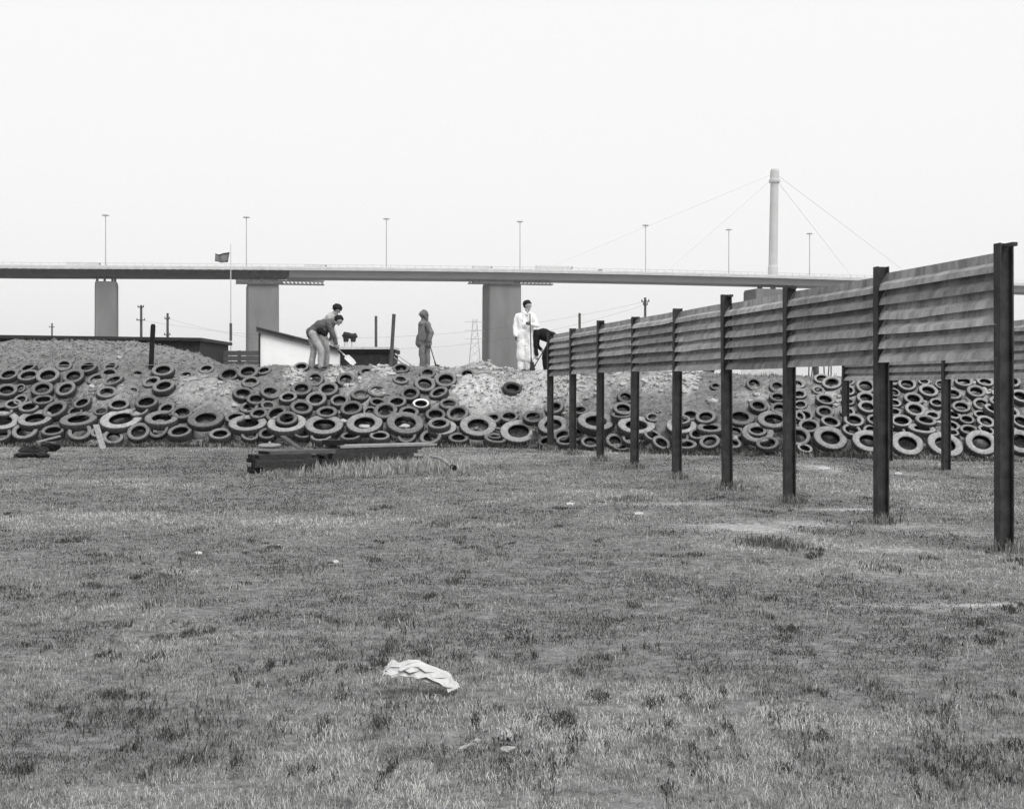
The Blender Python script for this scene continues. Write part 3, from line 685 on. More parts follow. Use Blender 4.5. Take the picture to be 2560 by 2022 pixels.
# power poles
def power_pole(px, ytop, d, arms, label):
    b = at(px, 960, d); b.z = 0; zt = at(px, ytop, d).z
    t = thing('power_pole', label, 'power pole', b)
    part('pole', tube([b, (b.x, b.y, zt)], [.16, .11], 8), M['pole'], t)
    for y, half, tilt in arms:
        z = at(px, y, d).z; part('crossarm', beam((b.x - half, b.y - .15, z), (b.x + half, b.y - .15, z + tilt), .09, .09), M['pole'], t)
        for s in (-.85, .85): part('insulator', tube([(b.x + s * half, b.y - .15, z + .04), (b.x + s * half, b.y - .15, z + .18)], .05, 6), M['pole'], t)
power_pole(353, 763, 130, ((768, .3, 0), (800.5, .42, 0)), 'power pole with two short crossarms, the taller beside the first pier')
power_pole(419, 783, 130, ((797, .25, 0), (837, .3, 0)), 'stouter shorter power pole right of the first pier')
power_pole(1613, 744, 120, ((754, .36, 0), (762, .2, 0)), 'power pole with small crossarms rising over the plank fence')
power_pole(130, 808, 200, ((818, .4, 0),), 'thin distant power pole above the long dark shed roof')
for (pa, ya, pb, yb, sag) in ((353, 800, 1613, 754, 2.4), (419, 796, 1613, 762, 3.4)):
    A, B = at(pa, ya, 130), at(pb, yb, 120); pts = []
    for k in range(31): u = k / 30; q = A * (1 - u) + B * u; q.z -= sag * 4 * u * (1 - u); pts.append(q)
    tag(part('overhead_wire', tube(pts, .007, 5), M['pole'], org=A), 'thin overhead wire sagging between power poles' + (' from the taller pole' if pa == 353 else ' from the stouter pole'), 'wire')
# far lattice pylon
dL = 620; b = at(1187, 960, dL); b.z = 0; zt = at(1187, 798, dL).z
py_ = thing('lattice_pylon', 'faint far lattice power pylon left of the middle bridge pier', 'pylon', b)
vf = []; lv = [0, .16, .31, .45, .57, .68, .78, .88, 1.0]; wl = [3.6 * (1 - .78 * u) for u in lv]
for k in range(len(lv) - 1):
    za, zb2 = zt * lv[k], zt * lv[k + 1]
    ca = [Vector((b.x + sx * wl[k], b.y + sy * wl[k], za)) for sx, sy in ((-1, -1), (1, -1), (1, 1), (-1, 1))]
    cb = [Vector((b.x + sx * wl[k + 1], b.y + sy * wl[k + 1], zb2)) for sx, sy in ((-1, -1), (1, -1), (1, 1), (-1, 1))]
    for j in range(4): vf += [beam(ca[j], cb[j], .12, .12), beam(ca[j], cb[(j + 1) % 4], .07, .07), beam(cb[j], ca[(j + 1) % 4], .07, .07)]
part('frame', join(*vf), M['lamp'], py_)
for z in (.72, .84, .96): part('crossarm', beam((b.x - 4.5, b.y, zt * z), (b.x + 4.5, b.y, zt * z), .12, .14), M['lamp'], py_)
# bucket, stump and poles on the crest behind the fence
bp_ = at(1773, 936, 34.6); zg = gz(bp_.x, 34.6)
V, Fc = [], []; n = 14
for r_, z in ((.085, 0), (.135, .16), (.145, .16), (.145, .19), (.12, .19), (.08, .03)):
    for j in range(n): an = 2 * math.pi * j / n; V.append(Vector((bp_.x + r_ * math.cos(an), 34.6 + r_ * math.sin(an), zg + z)))
for i_ in range(5):
    for j in range(n): j2 = (j + 1) % n; Fc.append((i_ * n + j, i_ * n + j2, i_ * n + n + j2, i_ * n + n + j))
Fc += [tuple(reversed(range(n))), tuple(range(5 * n, 6 * n))]
tag(part('bucket', (V, Fc), M['darkbox'], org=(bp_.x, 34.6, zg)), 'small dark bucket standing on the bank crest', 'bucket')
s0 = at(1727, 936, 34.8); zg = gz(s0.x, 34.8)
st = tag(part('timber_stump', join(beam((s0.x, 34.8, zg - .1), (s0.x - .03, 34.8, zg + .55), .13, .13, (1, 0, 0))), M['darkbox'], org=(s0.x, 34.8, zg)), 'square dark timber stub upright on the pale crest beside the bucket', 'timber')
tr = at(2040, 938, 34.5); zg = gz(tr.x, 34.5)
tag(part('thick_post', tube([(tr.x, 34.5, zg - .2), (tr.x, 34.5, zg + 1.1)], .075, 10), M['pole'], org=(tr.x, 34.5, zg)), 'thick round post on the crest among thin leaning stakes', 'post')
for dx, lx in ((-.16, .12), (-.22, .05), (.2, -.05), (.27, .08), (.36, .0)):
    tag(part('stake', tube([(tr.x + dx, 34.4, zg - .1), (tr.x + dx + lx, 34.4, zg + 1.0)], .016, 6), M['pole'], org=(tr.x + dx, 34.4, zg)), 'thin stake stuck in the bank crest beside the thick round post', 'stake', 'stakes beside the round post')
sc = bp_ = at(1900, 925, 36); zg = gz(bp_.x, 36)
tag(part('pale_sheet', obox((bp_.x + .1, 36, zg + .1), (1, 0, 0), (0, 1, .3), (0, 0, 1), 1.2, .04, .75), M['dirtywhite'], org=(bp_.x, 36, zg)), 'pale flat sheet standing on the crest behind the plank fence', 'sheet')

# ------------------------------------------------------------------ loose stuff on the bank
def rock_mesh(rg2, r, n=1):
    bm = bmesh.new(); bmesh.ops.create_icosphere(bm, subdivisions=n, radius=r)
    for v in bm.verts: v.co *= rg2.uniform(.7, 1.25)
    for v in bm.verts: v.co.z *= .7
    V = [v.co.copy() for v in bm.verts]; Fc = [tuple(x.index for x in f.verts) for f in bm.faces]; bm.free(); return V, Fc
rg2 = random.Random(5)
base = [rock_mesh(rg2, 1.0) for _ in range(8)]
V, Fc = [], []
nC = 9000
cx = rng.uniform(-14.5, 12.5, nC); cx[5200:] = rng.uniform(-14.5, -7, 3800); cv = rng.uniform(.0, 3.4, nC); cv[5200:] = rng.uniform(2.8, 6.2, 3800) ; cy = foot(cx) + cv; keep = rng.random(nC) < (.3 + 1.2 * (fbm(cx, cy, 1.3, 2, 3) - .25))
cz = bank_z(cx, cy)
for k in np.nonzero(keep)[0]:
    v0, f0 = base[k % 8]; r_ = rg2.choice((.012, .015, .018, .022, .03, .045)); kk = len(V); o = Vector((cx[k], cy[k], cz[k] + r_ * .2))
    a = rg2.uniform(0, 6.28); ca, sa = math.cos(a), math.sin(a)
    V += [o + Vector((q.x * ca - q.y * sa, q.x * sa + q.y * ca, q.z)) * r_ for q in v0]; Fc += [tuple(i_ + kk for i_ in f) for f in f0]
o = part('soil_clods', (V, Fc), M['clod'], org=(0, 34, 0)); kind(o, 'stuff'); tag(o, 'scattered soil clods and gravel on the face of the bank', 'rubble')
V, Fc = [], []
for (px, py, rx, ry, s) in SAND:
    for _ in range(int(60 * s)):
        h_ = hit(px + rg2.gauss(0, rx * .6), py + rg2.gauss(0, ry * .6), False); v0, f0 = base[rg2.randrange(8)]; r_ = rg2.choice((.015, .02, .028, .04, .06, .085)); kk = len(V)
        zz = gz(h_.x, h_.y); V += [Vector((h_.x, h_.y, zz + r_ * .25)) + q * r_ for q in v0]; Fc += [tuple(i_ + kk for i_ in f) for f in f0]
o = part('pale_rubble', (V, Fc), M['rubble_pale'], org=(0, 34, 0)); kind(o, 'stuff'); tag(o, 'broken pale rubble strewn over the sandy patches of the bank', 'rubble')
# single stones
def stone(px, py, wpx, hpx, label, m='rubble_pale', lift=.0):
    h_ = hit(px, py); r_ = wpx / 2 / F * h_.y; v0, f0 = rock_mesh(random.Random(int(px)), 1.0, 2)
    hh = hpx / 2 / F * h_.y
    V = [Vector((h_.x, h_.y + lift * -.3, h_.z + lift)) + Vector((q.x * r_, q.y * r_ * .9, q.z * hh * 1.3)) for q in v0]
    tag(part('stone', (V, f0), M[m], org=h_, smooth=True), label, 'stone')
stone(1783, 1005, 28, 20, 'rounded pale boulder sitting alone on grey soil under the fence')
stone(912, 1079, 33, 14, 'flat pale stone lying inside a truck tyre by the timber stack', lift=.12)
stone(1012, 1078, 28, 13, 'white lump lying in the hole of a truck tyre', lift=.12)
stone(858, 1054, 26, 16, 'pale stone wedged between two truck tyres')
stone(1838, 1106, 13, 16, 'small white block on the rim of a tyre at the bank foot', lift=.08)
# leaning plank, lid, boards at the foot
A, B = at(240, 1062, 33.6), at(258, 1114, 33.1); B.z = 0.0
tag(part('leaning_plank', beam(B, A, .15, .03), M['timber_pale'], org=B), 'pale plank leaning against the tyres at the left bank foot', 'plank')
A, B = at(706, 1090, 33.0), at(752, 1110, 32.6); B.z = .02
tag(part('loose_board', beam(B, A, .16, .03), M['pole'], org=B), 'grey board lying askew beside the round flat lid', 'board')
L0 = at(674, 1105, 33.4); V, Fc = [], []; n = 20
for r_, z in ((.27, 0), (.285, .03), (.26, .045), (.05, .06), (.03, .1)):
    for j in range(n): an = 2 * math.pi * j / n; V.append(Vector((L0.x + r_ * math.cos(an), 33.4 + r_ * math.sin(an), .06 + z + .02 * math.sin(an))))
for i_ in range(4):
    for j in range(n): j2 = (j + 1) % n; Fc.append((i_ * n + j, i_ * n + j2, i_ * n + n + j2, i_ * n + n + j))
Fc += [tuple(reversed(range(n))), tuple(range(4 * n, 5 * n))]
tag(part('round_lid', (V, Fc), M['timber_pale'], org=(L0.x, 33.4, .06)), 'flat round lid with a small knob lying in grass by the tyres', 'lid')
A, B = at(92, 1105, 31.6), at(150, 1090, 31.9)
tag(part('pale_offcut', beam(A, B, .14, .03), M['timber_pale'], org=A), 'pale offcut board resting over the dark debris at the left', 'board')
for k, (px, py, lx, hz) in enumerate(((85, 1130, .30, .17), (122, 1122, .24, .18), (60, 1138, .26, .1), (104, 1138, .16, .1))):
    d = gd(py + 6); c = at(px, py, d); v0, f0 = rock_mesh(random.Random(40 + k), 1.0, 2)
    tag(part('charred_lump', ([Vector((c.x + q.x * lx, d + q.y * .22, max(-.02, hz * .5 + q.z * hz))) for q in v0], f0), M['black'], org=(c.x, d, 0)), 'charred dark lump in the heap of debris at the left bank foot', 'debris', 'charred lumps at the bank foot')
# brushwood
V, Fc = [], []
for (px, py, sx, sy, n) in ((190, 1010, 50, 14, 60), (240, 1035, 25, 14, 50), (630, 1050, 40, 14, 40), (420, 1020, 40, 16, 20), (1500, 1105, 60, 18, 60), (1910, 1125, 60, 14, 60), (740, 1050, 30, 12, 40), (1390, 1010, 20, 20, 14)):
    for _ in range(n):
        h_ = hit(px + rg2.gauss(0, sx * .5), py + rg2.gauss(0, sy * .5)); h_.z = max(0, gz(h_.x, h_.y)) + .03
        e = h_ + Vector((rg2.gauss(0, .16), rg2.gauss(0, .1), abs(rg2.gauss(0, .06)))); m_ = (h_ + e) / 2 + Vector((0, 0, rg2.uniform(0, .05)))
        v0, f0 = tube([h_, m_, e], [.009, .007, .004], 4); kk = len(V); V += v0; Fc += [tuple(i_ + kk for i_ in f) for f in f0]
o = part('brushwood', (V, Fc), M['twig'], org=(0, 33, 0)); kind(o, 'stuff'); tag(o, 'dark tangled twigs and roots caught among the tyres', 'twigs')

# ------------------------------------------------------------------ timber stacks in the grass
def stack(base_px, base_py, ang, nw, nh, bw, bh, ln, label, group, seed):
    r3 = random.Random(seed); d = gd(base_py); o0 = at(base_px, base_py, d); o0.z = -.02
    u = Vector((math.cos(ang), math.sin(ang), 0)); v = Vector((-math.sin(ang), math.cos(ang), 0))
    for j in range(nh):
        for k in range(nw):
            ll = ln * r3.uniform(.82, 1.08); sh = r3.uniform(-.13, .06)
            c = o0 + u * (ll / 2 + sh) + v * (bw * (k + .5) * 1.03) + Vector((0, 0, bh * (j + .5) * 1.04))
            b = part('timber', obox(c, u, v, (0, 0, 1), ll, bw, bh), [M['timber'], M['black']], org=c, mi=[0, 0, 0, 1, 0, 1])  # end faces black: shade on the ends painted in
            tag(b, ('bottom', 'second', 'third', 'fourth', 'fifth', 'sixth')[j] + ' layer ' + label, 'timber', group + ', layer %d' % (j + 1))
    return o0, u, v
o1, u1, v1 = stack(655, 1187, R(36), 3, 5, .16, .07, 1.15, 'dark flat board in the lower stack lying in the grass', 'timbers of the lower stack', 1)
c = o1 + u1 * .8 + v1 * .24 + Vector((0, 0, .385)); tag(part('grey_slab', obox(c, u1, v1, (0, 0, 1), 1.3, .44, .07), [M['pole'], M['black']], org=c, mi=[0, 0, 0, 1, 0, 1]), 'wide grey slab lying on top of the lower timber stack', 'slab')
o2, u2, v2 = stack(826, 1172, R(34), 4, 6, .17, .063, 1.9, 'dark flat board in the higher stack lying in the grass', 'timbers of the higher stack', 2)
c = o2 + u2 * 1.25 + v2 * .3 + Vector((0, 0, .42)); tag(part('pale_slab', obox(c, u2, v2, (0, 0, 1), 2.1, .62, .04), [M['timber_pale'], M['timber']], org=c, mi=[0, 0, 0, 1, 0, 1]), 'long thin pale board on top of the higher timber stack', 'board')
c = o2 + u2 * .22 + v2 * .32 + Vector((0, 0, .495)); tag(part('black_block', obox(c, u2, v2, (0, 0, 1), .3, .34, .09), M['black'], org=c), 'short black block resting on the pale board of the higher stack', 'block')
A, B = at(1078, 1146, 25.4), at(1132, 1176, 24.4); B.z = .08
bb = thing('bent_pipe', 'pale bent pipe with a dark end lying in long grass by the timbers', 'pipe', B); ORG[bb.name] = B
A.z = .22
part('pipe', tube([A, (A * .6 + B * .4) + Vector((0, 0, .05)), (A + B) / 2 + Vector((0, 0, .05)), B], .03, 8), M['timber_pale'], bb)
part('end_cap', tube([B - (A - B).normalized() * .08, B + (A - B).normalized() * .03], .05, 10), M['black'], bb)

# ------------------------------------------------------------------ litter in the foreground
def crumple(name, label, cat, outline_top, outline_bot, ox, oy, s, dref, dep, hgt, seed, m):
    """sheet lofted between two measured edges, arched in depth, creased"""
    r4 = np.random.default_rng(seed); n, k = 13, 6
    T = np.array(outline_top, float); Bt = np.array(outline_bot, float)
    V, Fc = [], []
    for i_ in range(n + 1):
        f = i_ / n
        tx_, ty_ = np.interp(f, np.linspace(0, 1, len(T)), T[:, 0]), np.interp(f, np.linspace(0, 1, len(T)), T[:, 1])
        bx2, by2 = np.interp(f, np.linspace(0, 1, len(Bt)), Bt[:, 0]), np.interp(f, np.linspace(0, 1, len(Bt)), Bt[:, 1])
        a = at(ox + tx_ / s, oy + ty_ / s, dref + dep * .15); b = at(ox + bx2 / s, oy + by2 / s, dref - dep * .5)
        for j in range(k + 1):
            g_ = j / k; p = a * (1 - g_) + b * g_
            bulge = math.sin(math.pi * g_) * hgt
            cr = (r4.random() - .5) * hgt * 1.15 * (1 if 0 < j < k else .3)
            V.append(p + Vector((cr * .3, -bulge * .5 + cr * 1.5, bulge * .12 + cr * .25)))
    for i_ in range(n):
        for j in range(k): q = i_ * (k + 1) + j; Fc.append((q, q + 1, q + k + 2, q + k + 1))
    o = part(name, (V, Fc), m, org=at(ox + T[0][0] / s, oy + T[0][1] / s, dref), smooth=False)
    md = o.modifiers.new('thickness', 'SOLIDIFY'); md.thickness = .004
    return tag(o, label, cat)
dbag = gd(1726)
crumple('plastic_bag', 'crumpled white plastic bag lying in the open grass', 'plastic bag', [(285, 350), (370, 228), (440, 262), (640, 215), (850, 300), (1040, 378), (1120, 470), (1195, 560)],
        [(300, 400), (355, 440), (480, 415), (610, 430), (760, 480), (880, 520), (980, 550), (1020, 605), (1100, 590)], 900, 1600, 4.745, dbag, .16, .05, 3, M['bag'])
crumple('paper_scrap', 'torn pale paper scrap standing up in the near grass', 'paper', [(1610, 1020), (1680, 1045), (1720, 1015), (1810, 1100)], [(1680, 1210), (1740, 1225), (1780, 1215), (1810, 1190)], 900, 1600, 4.745, gd(1860), .05, .03, 4, M['scrap'])
crumple('paper_scrap', 'small flat paper fragment lying just below the torn scrap', 'paper', [(1665, 1262), (1740, 1250), (1850, 1262)], [(1680, 1300), (1740, 1330), (1790, 1300)], 900, 1600, 4.745, gd(1876), .05, .01, 5, M['scrap'])
crumple('paper_scrap', 'narrow curled paper strip left of the torn scrap', 'paper', [(1180, 1260), (1300, 1222), (1380, 1150), (1430, 1180)], [(1180, 1310), (1290, 1265), (1370, 1215), (1410, 1200)], 900, 1600, 4.745, gd(1872), .04, .015, 6, M['scrap'])
for k, (px, py, wp, lb) in enumerate(((496, 1382, 18, 'small pale litter scrap in the grass toward the left'), (1597, 1284, 22, 'white litter scrap lying before the middle fence posts'), (840, 1404, 14, 'tiny pale litter scrap in the mid grass'), (2060, 1171, 30, 'white torn litter behind the plank fence posts'), (2245, 1184, 18, 'pale litter scrap near the base of the shorter fence'), (1425, 1260, 18, 'flat pale litter scrap beside the fence line'))):
    d = gd(py + 3); hw_ = wp / 2
    crumple('litter', lb, 'litter', [(-hw_, -3), (0, -5), (hw_, -3)], [(-hw_ * .8, 2), (0, 3), (hw_, 2)], px, py, 1, d, .12, .02, 10 + k, M['bag'])

# ------------------------------------------------------------------ people
def remesh_body(name, prims, vox, mats):
    """prims: (p0, p1, r0, r1, material index) tapered capsules fused into one surface"""
    bm = bmesh.new()
    for p0, p1, r0, r1, m_ in prims:
        p0, p1 = Vector(p0), Vector(p1); L = (p1 - p0).length
        ax = (p1 - p0).normalized() if L > 1e-5 else Vector((0, 0, 1))
        q = Vector((0, 0, 1)).rotation_difference(ax).to_matrix().to_4x4()
        ns = 12; rings = []
        prof = [(r0 * math.cos(a_), -r0 * math.sin(a_)) for a_ in (R(80), R(50), R(25), 0)] + [(r1 * math.cos(a_), L + r1 * math.sin(a_)) for a_ in (0, R(25), R(50), R(80))]
        mt = Matrix.Translation(p0) @ q
        for rr, zz in prof: rings.append([bm.verts.new(mt @ Vector((rr * math.cos(2 * math.pi * j / ns), rr * math.sin(2 * math.pi * j / ns), zz))) for j in range(ns)])
        for a_, b_ in zip(rings, rings[1:]):
            for j in range(ns): bm.faces.new((a_[j], a_[(j + 1) % ns], b_[(j + 1) % ns], b_[j]))
        bm.faces.new(list(reversed(rings[0]))); bm.faces.new(rings[-1])
    me = bpy.data.meshes.new(name); bm.to_mesh(me); bm.free()
    o = bpy.data.objects.new(name + '_tmp', me); link(o)
    md = o.modifiers.new('r', 'REMESH'); md.mode = 'VOXEL'; md.voxel_size = vox
    sm = o.modifiers.new('s', 'SMOOTH'); sm.factor = .5; sm.iterations = 3
    dg = bpy.context.evaluated_depsgraph_get(); ev = o.evaluated_get(dg)
    m2 = bpy.data.meshes.new_from_object(ev); m2.name = name
    bpy.data.objects.remove(o); bpy.data.meshes.remove(me)
    nf = len(m2.polygons); C = np.empty(nf * 3); m2.polygons.foreach_get('center', C); C = C.reshape(-1, 3)
    best = np.full(nf, 1e9); idx = np.zeros(nf, np.int32)
    for p0, p1, r0, r1, m_ in prims:
        a_ = np.array(p0); b_ = np.array(p1); ab = b_ - a_; l2 = max(ab @ ab, 1e-9)
        t = np.clip(((C - a_) @ ab) / l2, 0, 1); dd = np.linalg.norm(C - a_ - t[:, None] * ab, axis=1) - (r0 + (r1 - r0) * t)
        k = dd < best; best[k] = dd[k]; idx[k] = m_
    from mathutils import noise as mnoise
    nv = len(m2.vertices); vm = np.zeros(nv, bool)
    lv = np.empty(len(m2.loops), np.int32); m2.loops.foreach_get('vertex_index', lv); lt = np.empty(nf, np.int32); m2.polygons.foreach_get('loop_total', lt)
    fm_ = np.repeat(np.array([mats[q].name not in ('skin', 'boot') for q in idx]), lt); vm[lv[fm_]] = True; vm[lv[~fm_]] = False
    co = np.empty(nv * 3); m2.vertices.foreach_get('co', co); co = co.reshape(-1, 3); no = np.empty(nv * 3); m2.vertex_normals.foreach_get('vector', no); no = no.reshape(-1, 3)
    off = np.zeros(nv)
    for q in np.nonzero(vm)[0]:
        x, y, z = co[q]; off[q] = .018 * mnoise.noise(Vector((x * 9, y * 9, z * 5.5))) + .014 * abs(mnoise.noise(Vector((x * 16 + 5, y * 16, z * 11)))) - .004
    m2.vertices.foreach_set('co', (co + no * off[:, None]).ravel())
    m2.update()
    m2.materials.clear()
    for m_ in mats: m2.materials.append(m_)
    m2.polygons.foreach_set('material_index', idx); m2.polygons.foreach_set('use_smooth', np.ones(nf, bool))
    return m2
def hand(prims, wrist, d, side, curl, m, s=1.0):
    """palm, four curled fingers and a thumb; d = direction of the hand, side = across the palm (towards the thumb), curl = direction fingers bend"""
    wv = Vector(wrist); d = Vector(d).normalized(); side = Vector(side); side = (side - d * side.dot(d)).normalized(); cu = Vector(curl).normalized()
    for k in (-.028, 0, .028): prims.append((wv, wv + (d * .085 + side * k) * s, .020 * s, .018 * s, m))
    for k, ln in ((.034, .075), (.012, .085), (-.011, .078), (-.033, .06)):
        a_ = wv + (d * .085 + side * k) * s; b_ = a_ + (d * .65 + cu * .55).normalized() * ln * .5 * s; c_ = b_ + (d * .1 + cu).normalized() * ln * .5 * s
        prims.append((a_, b_, .0105 * s, .0095 * s, m)); prims.append((b_, c_, .0095 * s, .008 * s, m))
    a_ = wv + (d * .03 + side * .03) * s; b_ = a_ + (d * .5 + side * .7).normalized() * .04 * s; c_ = b_ + (d * .7 + cu * .6).normalized() * .032 * s
    prims.append((a_, b_, .013 * s, .011 * s, m)); prims.append((b_, c_, .011 * s, .009 * s, m))
def head(prims, c, f, up, m, s=1.0):
    """c = centre of the skull, f = face direction, up"""
    c = Vector(c); f = Vector(f).normalized(); up = Vector(up); up = (up - f * up.dot(f)).normalized(); sd_ = f.cross(up)
    prims.append((c + up * .025 * s - f * .018 * s, c + up * .02 * s + f * .012 * s, .092 * s, .086 * s, m))
    prims.append((c + f * .02 * s, c - up * .085 * s + f * .048 * s, .072 * s, .038 * s, m))
    prims.append((c + f * .088 * s + up * .0 * s, c + f * .108 * s - up * .022 * s, .010 * s, .014 * s, m))
    for k in (-1, 1): prims.append((c + sd_ * (.083 * k * s) + up * .01 * s, c + sd_ * (.088 * k * s) - up * .03 * s, .017 * s, .012 * s, m))
    return c, f, up, sd_
def sphere_vf(c, ax, n1=16, n2=10, squash=None):
    """ellipsoid with half axes ax = (vec, vec, vec)"""
    V, Fc = [], []
    for i_ in range(n2 + 1):
        th = math.pi * i_ / n2
        for j in range(n1):
            ph = 2 * math.pi * j / n1
            x, y, z = math.sin(th) * math.cos(ph), math.sin(th) * math.sin(ph), math.cos(th)
            V.append(Vector(c) + ax[0] * x + ax[1] * y + ax[2] * z)
    for i_ in range(n2):
        for j in range(n1): j2 = (j + 1) % n1; Fc.append((i_ * n1 + j, i_ * n1 + j2, (i_ + 1) * n1 + j2, (i_ + 1) * n1 + j))
    return V, Fc
def hair_vf(h, s=1.0, vol=1.0, low=.02, seed=1):
    c, f, up, sd_ = h; r5 = random.Random(seed)
    V, Fc = sphere_vf(c + up * .03 * s - f * .022 * s, (f * .115 * s * vol, sd_ * .102 * s * vol, up * .1 * s * vol), 18, 12)
    o = []
    for v in V:
        q = v - c; z = q.dot(up); fx = q.dot(f)
        lim = (.055 if fx > .02 else (-.06 if fx < -.03 else .0)) * s
        if z < lim: v = v + up * (lim - z) * .85 - (q - up * z) * .12
        v = v + (v - c).normalized() * r5.uniform(-.010, .014) * s
        o.append(v)
    return o, Fc
def build_person(label, d, px, pyfeet, pytop, Hdes, fn, group=None, vox=.0085):
    """fn(prims) -> dict; body drawn in metres with feet at the origin and total height Hdes, then scaled to the measured height"""
    X = (px - CX) / F * d; z0 = gz(X, d); ztop = at(px, pytop, d).z
    prims = []; info = fn(prims)
    sc_ = (ztop - z0) / info['top']
    print('PERSON', label[:24], 'scale', round(sc_, 3), 'standing height', round(info['stand'] * sc_, 2), 'ground', round(z0, 2))
    b = Vector((X, d, z0))
    root = thing('person', label, 'person', b, group)
    me = remesh_body('body', prims, vox, info['mats'])
    bo = bpy.data.objects.new('body', me); link(bo); bo.parent = root; bo.scale = (sc_,) * 3; ORG[bo.name] = b
    def sub(nm, vf, m, smooth=True):
        V, Fc = vf; o = bpy.data.objects.new(nm, mesh(nm, V, Fc, m, smooth=smooth)); link(o); o.parent = root; o.scale = (sc_,) * 3; return o
    for nm, vf, m in info.get('subs', []): sub(nm, vf, m)
    if 'head' in info:
        c, f, up, sd_ = info['head']
        for k in (-1, 1):
            sub('eye', sphere_vf(c + f * .083 + sd_ * (.032 * k) + up * .004, (f * .011, sd_ * .014, up * .008), 8, 6), M['eye'])
        sub('mouth', sphere_vf(c + f * .083 - up * .062, (f * .008, sd_ * .022, up * .005), 8, 6), M['boot'])
    return root, b, sc_
def v3(x, y, z): return Vector((x, y, z))
def leg(P, hip, knee, ank, m, mb, toe, r=(.095, .068, .052)):
    P.append((hip, knee, r[0], r[1], m)); P.append((knee, ank, r[1] * 1.02, r[2] * 1.15, m))
    a_ = Vector(ank); t = Vector(toe)
    P.append((a_ + v3(0, 0, .01), a_ - v3(0, 0, .03), .048, .045, mb)); P.append((a_ + v3(0, 0, -.035) - (t - a_) * .25, t, .042, .034, mb))
# man in white coat
def white_man(P):
    h = head(P, v3(.065, -.05, 1.675), v3(.80, -.55, -.12), v3(.05, 0, 1), 0)
    P.append((v3(.04, -.03, 1.47), v3(.055, -.045, 1.6), .062, .056, 0))
    P += [(v3(-.15, .04, 1.42), v3(.17, -.05, 1.42), .082, .078, 1), (v3(-.11, .02, 1.38), v3(-.09, .02, 1.0), .115, .115, 1), (v3(.11, -.02, 1.38), v3(.09, -.02, 1.0), .12, .12, 1), (v3(-.09, .01, 1.0), v3(-.09, 0, .36), .13, .125, 1), (v3(.08, -.01, 1.0), v3(.09, -.02, .34), .13, .135, 1), (v3(0, .03, 1.0), v3(0, .03, .36), .13, .13, 1), (v3(0, 0, 1.47), v3(0, 0, 1.2), .1, .14, 1)]
    P += [(v3(-.19, .04, 1.42), v3(-.255, .03, 1.16), .072, .062, 1), (v3(-.255, .03, 1.16), v3(-.24, -.05, .93), .060, .05, 1)]
    hand(P, v3(-.235, -.06, .915), v3(.08, -.1, -1), v3(.2, -1, 0), v3(1, 0, -.3), 3)
    P += [(v3(.2, -.06, 1.41), v3(.29, -.13, 1.17), .070, .06, 1), (v3(.29, -.13, 1.17), v3(.165, -.25, 1.19), .058, .048, 1)]
    hand(P, v3(.15, -.262, 1.192), v3(-.6, -.25, .1), v3(0, 0, 1), v3(-.1, .6, 0), 3)
    leg(P, v3(-.1, .02, .9), v3(-.11, 0, .48), v3(-.1, .02, .085), 1, 2, v3(.0, -.12, .035), (.11, .085, .075))
    leg(P, v3(.08, -.02, .9), v3(.06, -.03, .48), v3(.07, -.02, .085), 1, 2, v3(.2, -.12, .035), (.11, .085, .07))
    return dict(mats=[M['skin'], M['c_white'], M['boot'], M['c_grey']], top=1.80, stand=1.80, head=h, subs=[('hair', hair_vf(h, 1.02, 1.02, seed=3), M['hair']), ('collar', tube([v3(-.04, .05, 1.5), v3(-.03, -.07, 1.5), v3(.06, -.13, 1.44), v3(.11, -.09, 1.5), v3(.12, .0, 1.52)], .018, 6), M['c_white'])])
wm, wb, ws_ = build_person('man in a long white coat standing with a shovel on the bank crest', 36.75, 1313, 925, 752, 1.8, white_man)
def shovel(label, A, B, face, blade=.30, bwid=.2, handle_m='pole', blade_m='darkbox'):
    """A top of handle, B socket of the blade; face = blade normal"""
    A, B = Vector(A), Vector(B); t = thing('shovel', label, 'shovel', B); ORG[t.name] = B
    u = (B - A).normalized(); n = Vector(face); n = (n - u * n.dot(u)).normalized(); s = u.cross(n)
    part('handle', tube([A, (A + B) / 2, B], .016, 8), M[handle_m], t)
    V = []
    for f, wv in ((0, .35), (.12, 1), (.75, 1), (1, .7)):
        for k in (-1, -.4, .4, 1): V.append(B + u * (blade * f) + s * (bwid / 2 * wv * k) + n * (.02 * abs(k)))
    V2 = [v + n * .004 for v in V]; Fc = []
    for i_ in range(3):
        for j in range(3): q = i_ * 4 + j; Fc += [(q, q + 1, q + 5, q + 4), (q + 16, q + 20, q + 21, q + 17)]
    rim = [0, 1, 2, 3, 7, 11, 15, 14, 13, 12, 8, 4]
    for k in range(12): a_, b_ = rim[k], rim[(k + 1) % 12]; Fc.append((a_, a_ + 16, b_ + 16, b_))
    part('blade', (V + V2, Fc), M[blade_m], t)
    part('socket', tube([B - u * .1, B + u * .05], [.02, .026], 8), M[blade_m], t)
    return t
def pw(root_b, s, x, y, z): return root_b + Vector((x, y, z)) * s
shovel('long handled shovel held upright by the man in white', pw(wb, ws_, .115, -.29, 1.46), pw(wb, ws_, .15, -.29, .26), (.9, -.6, 0))
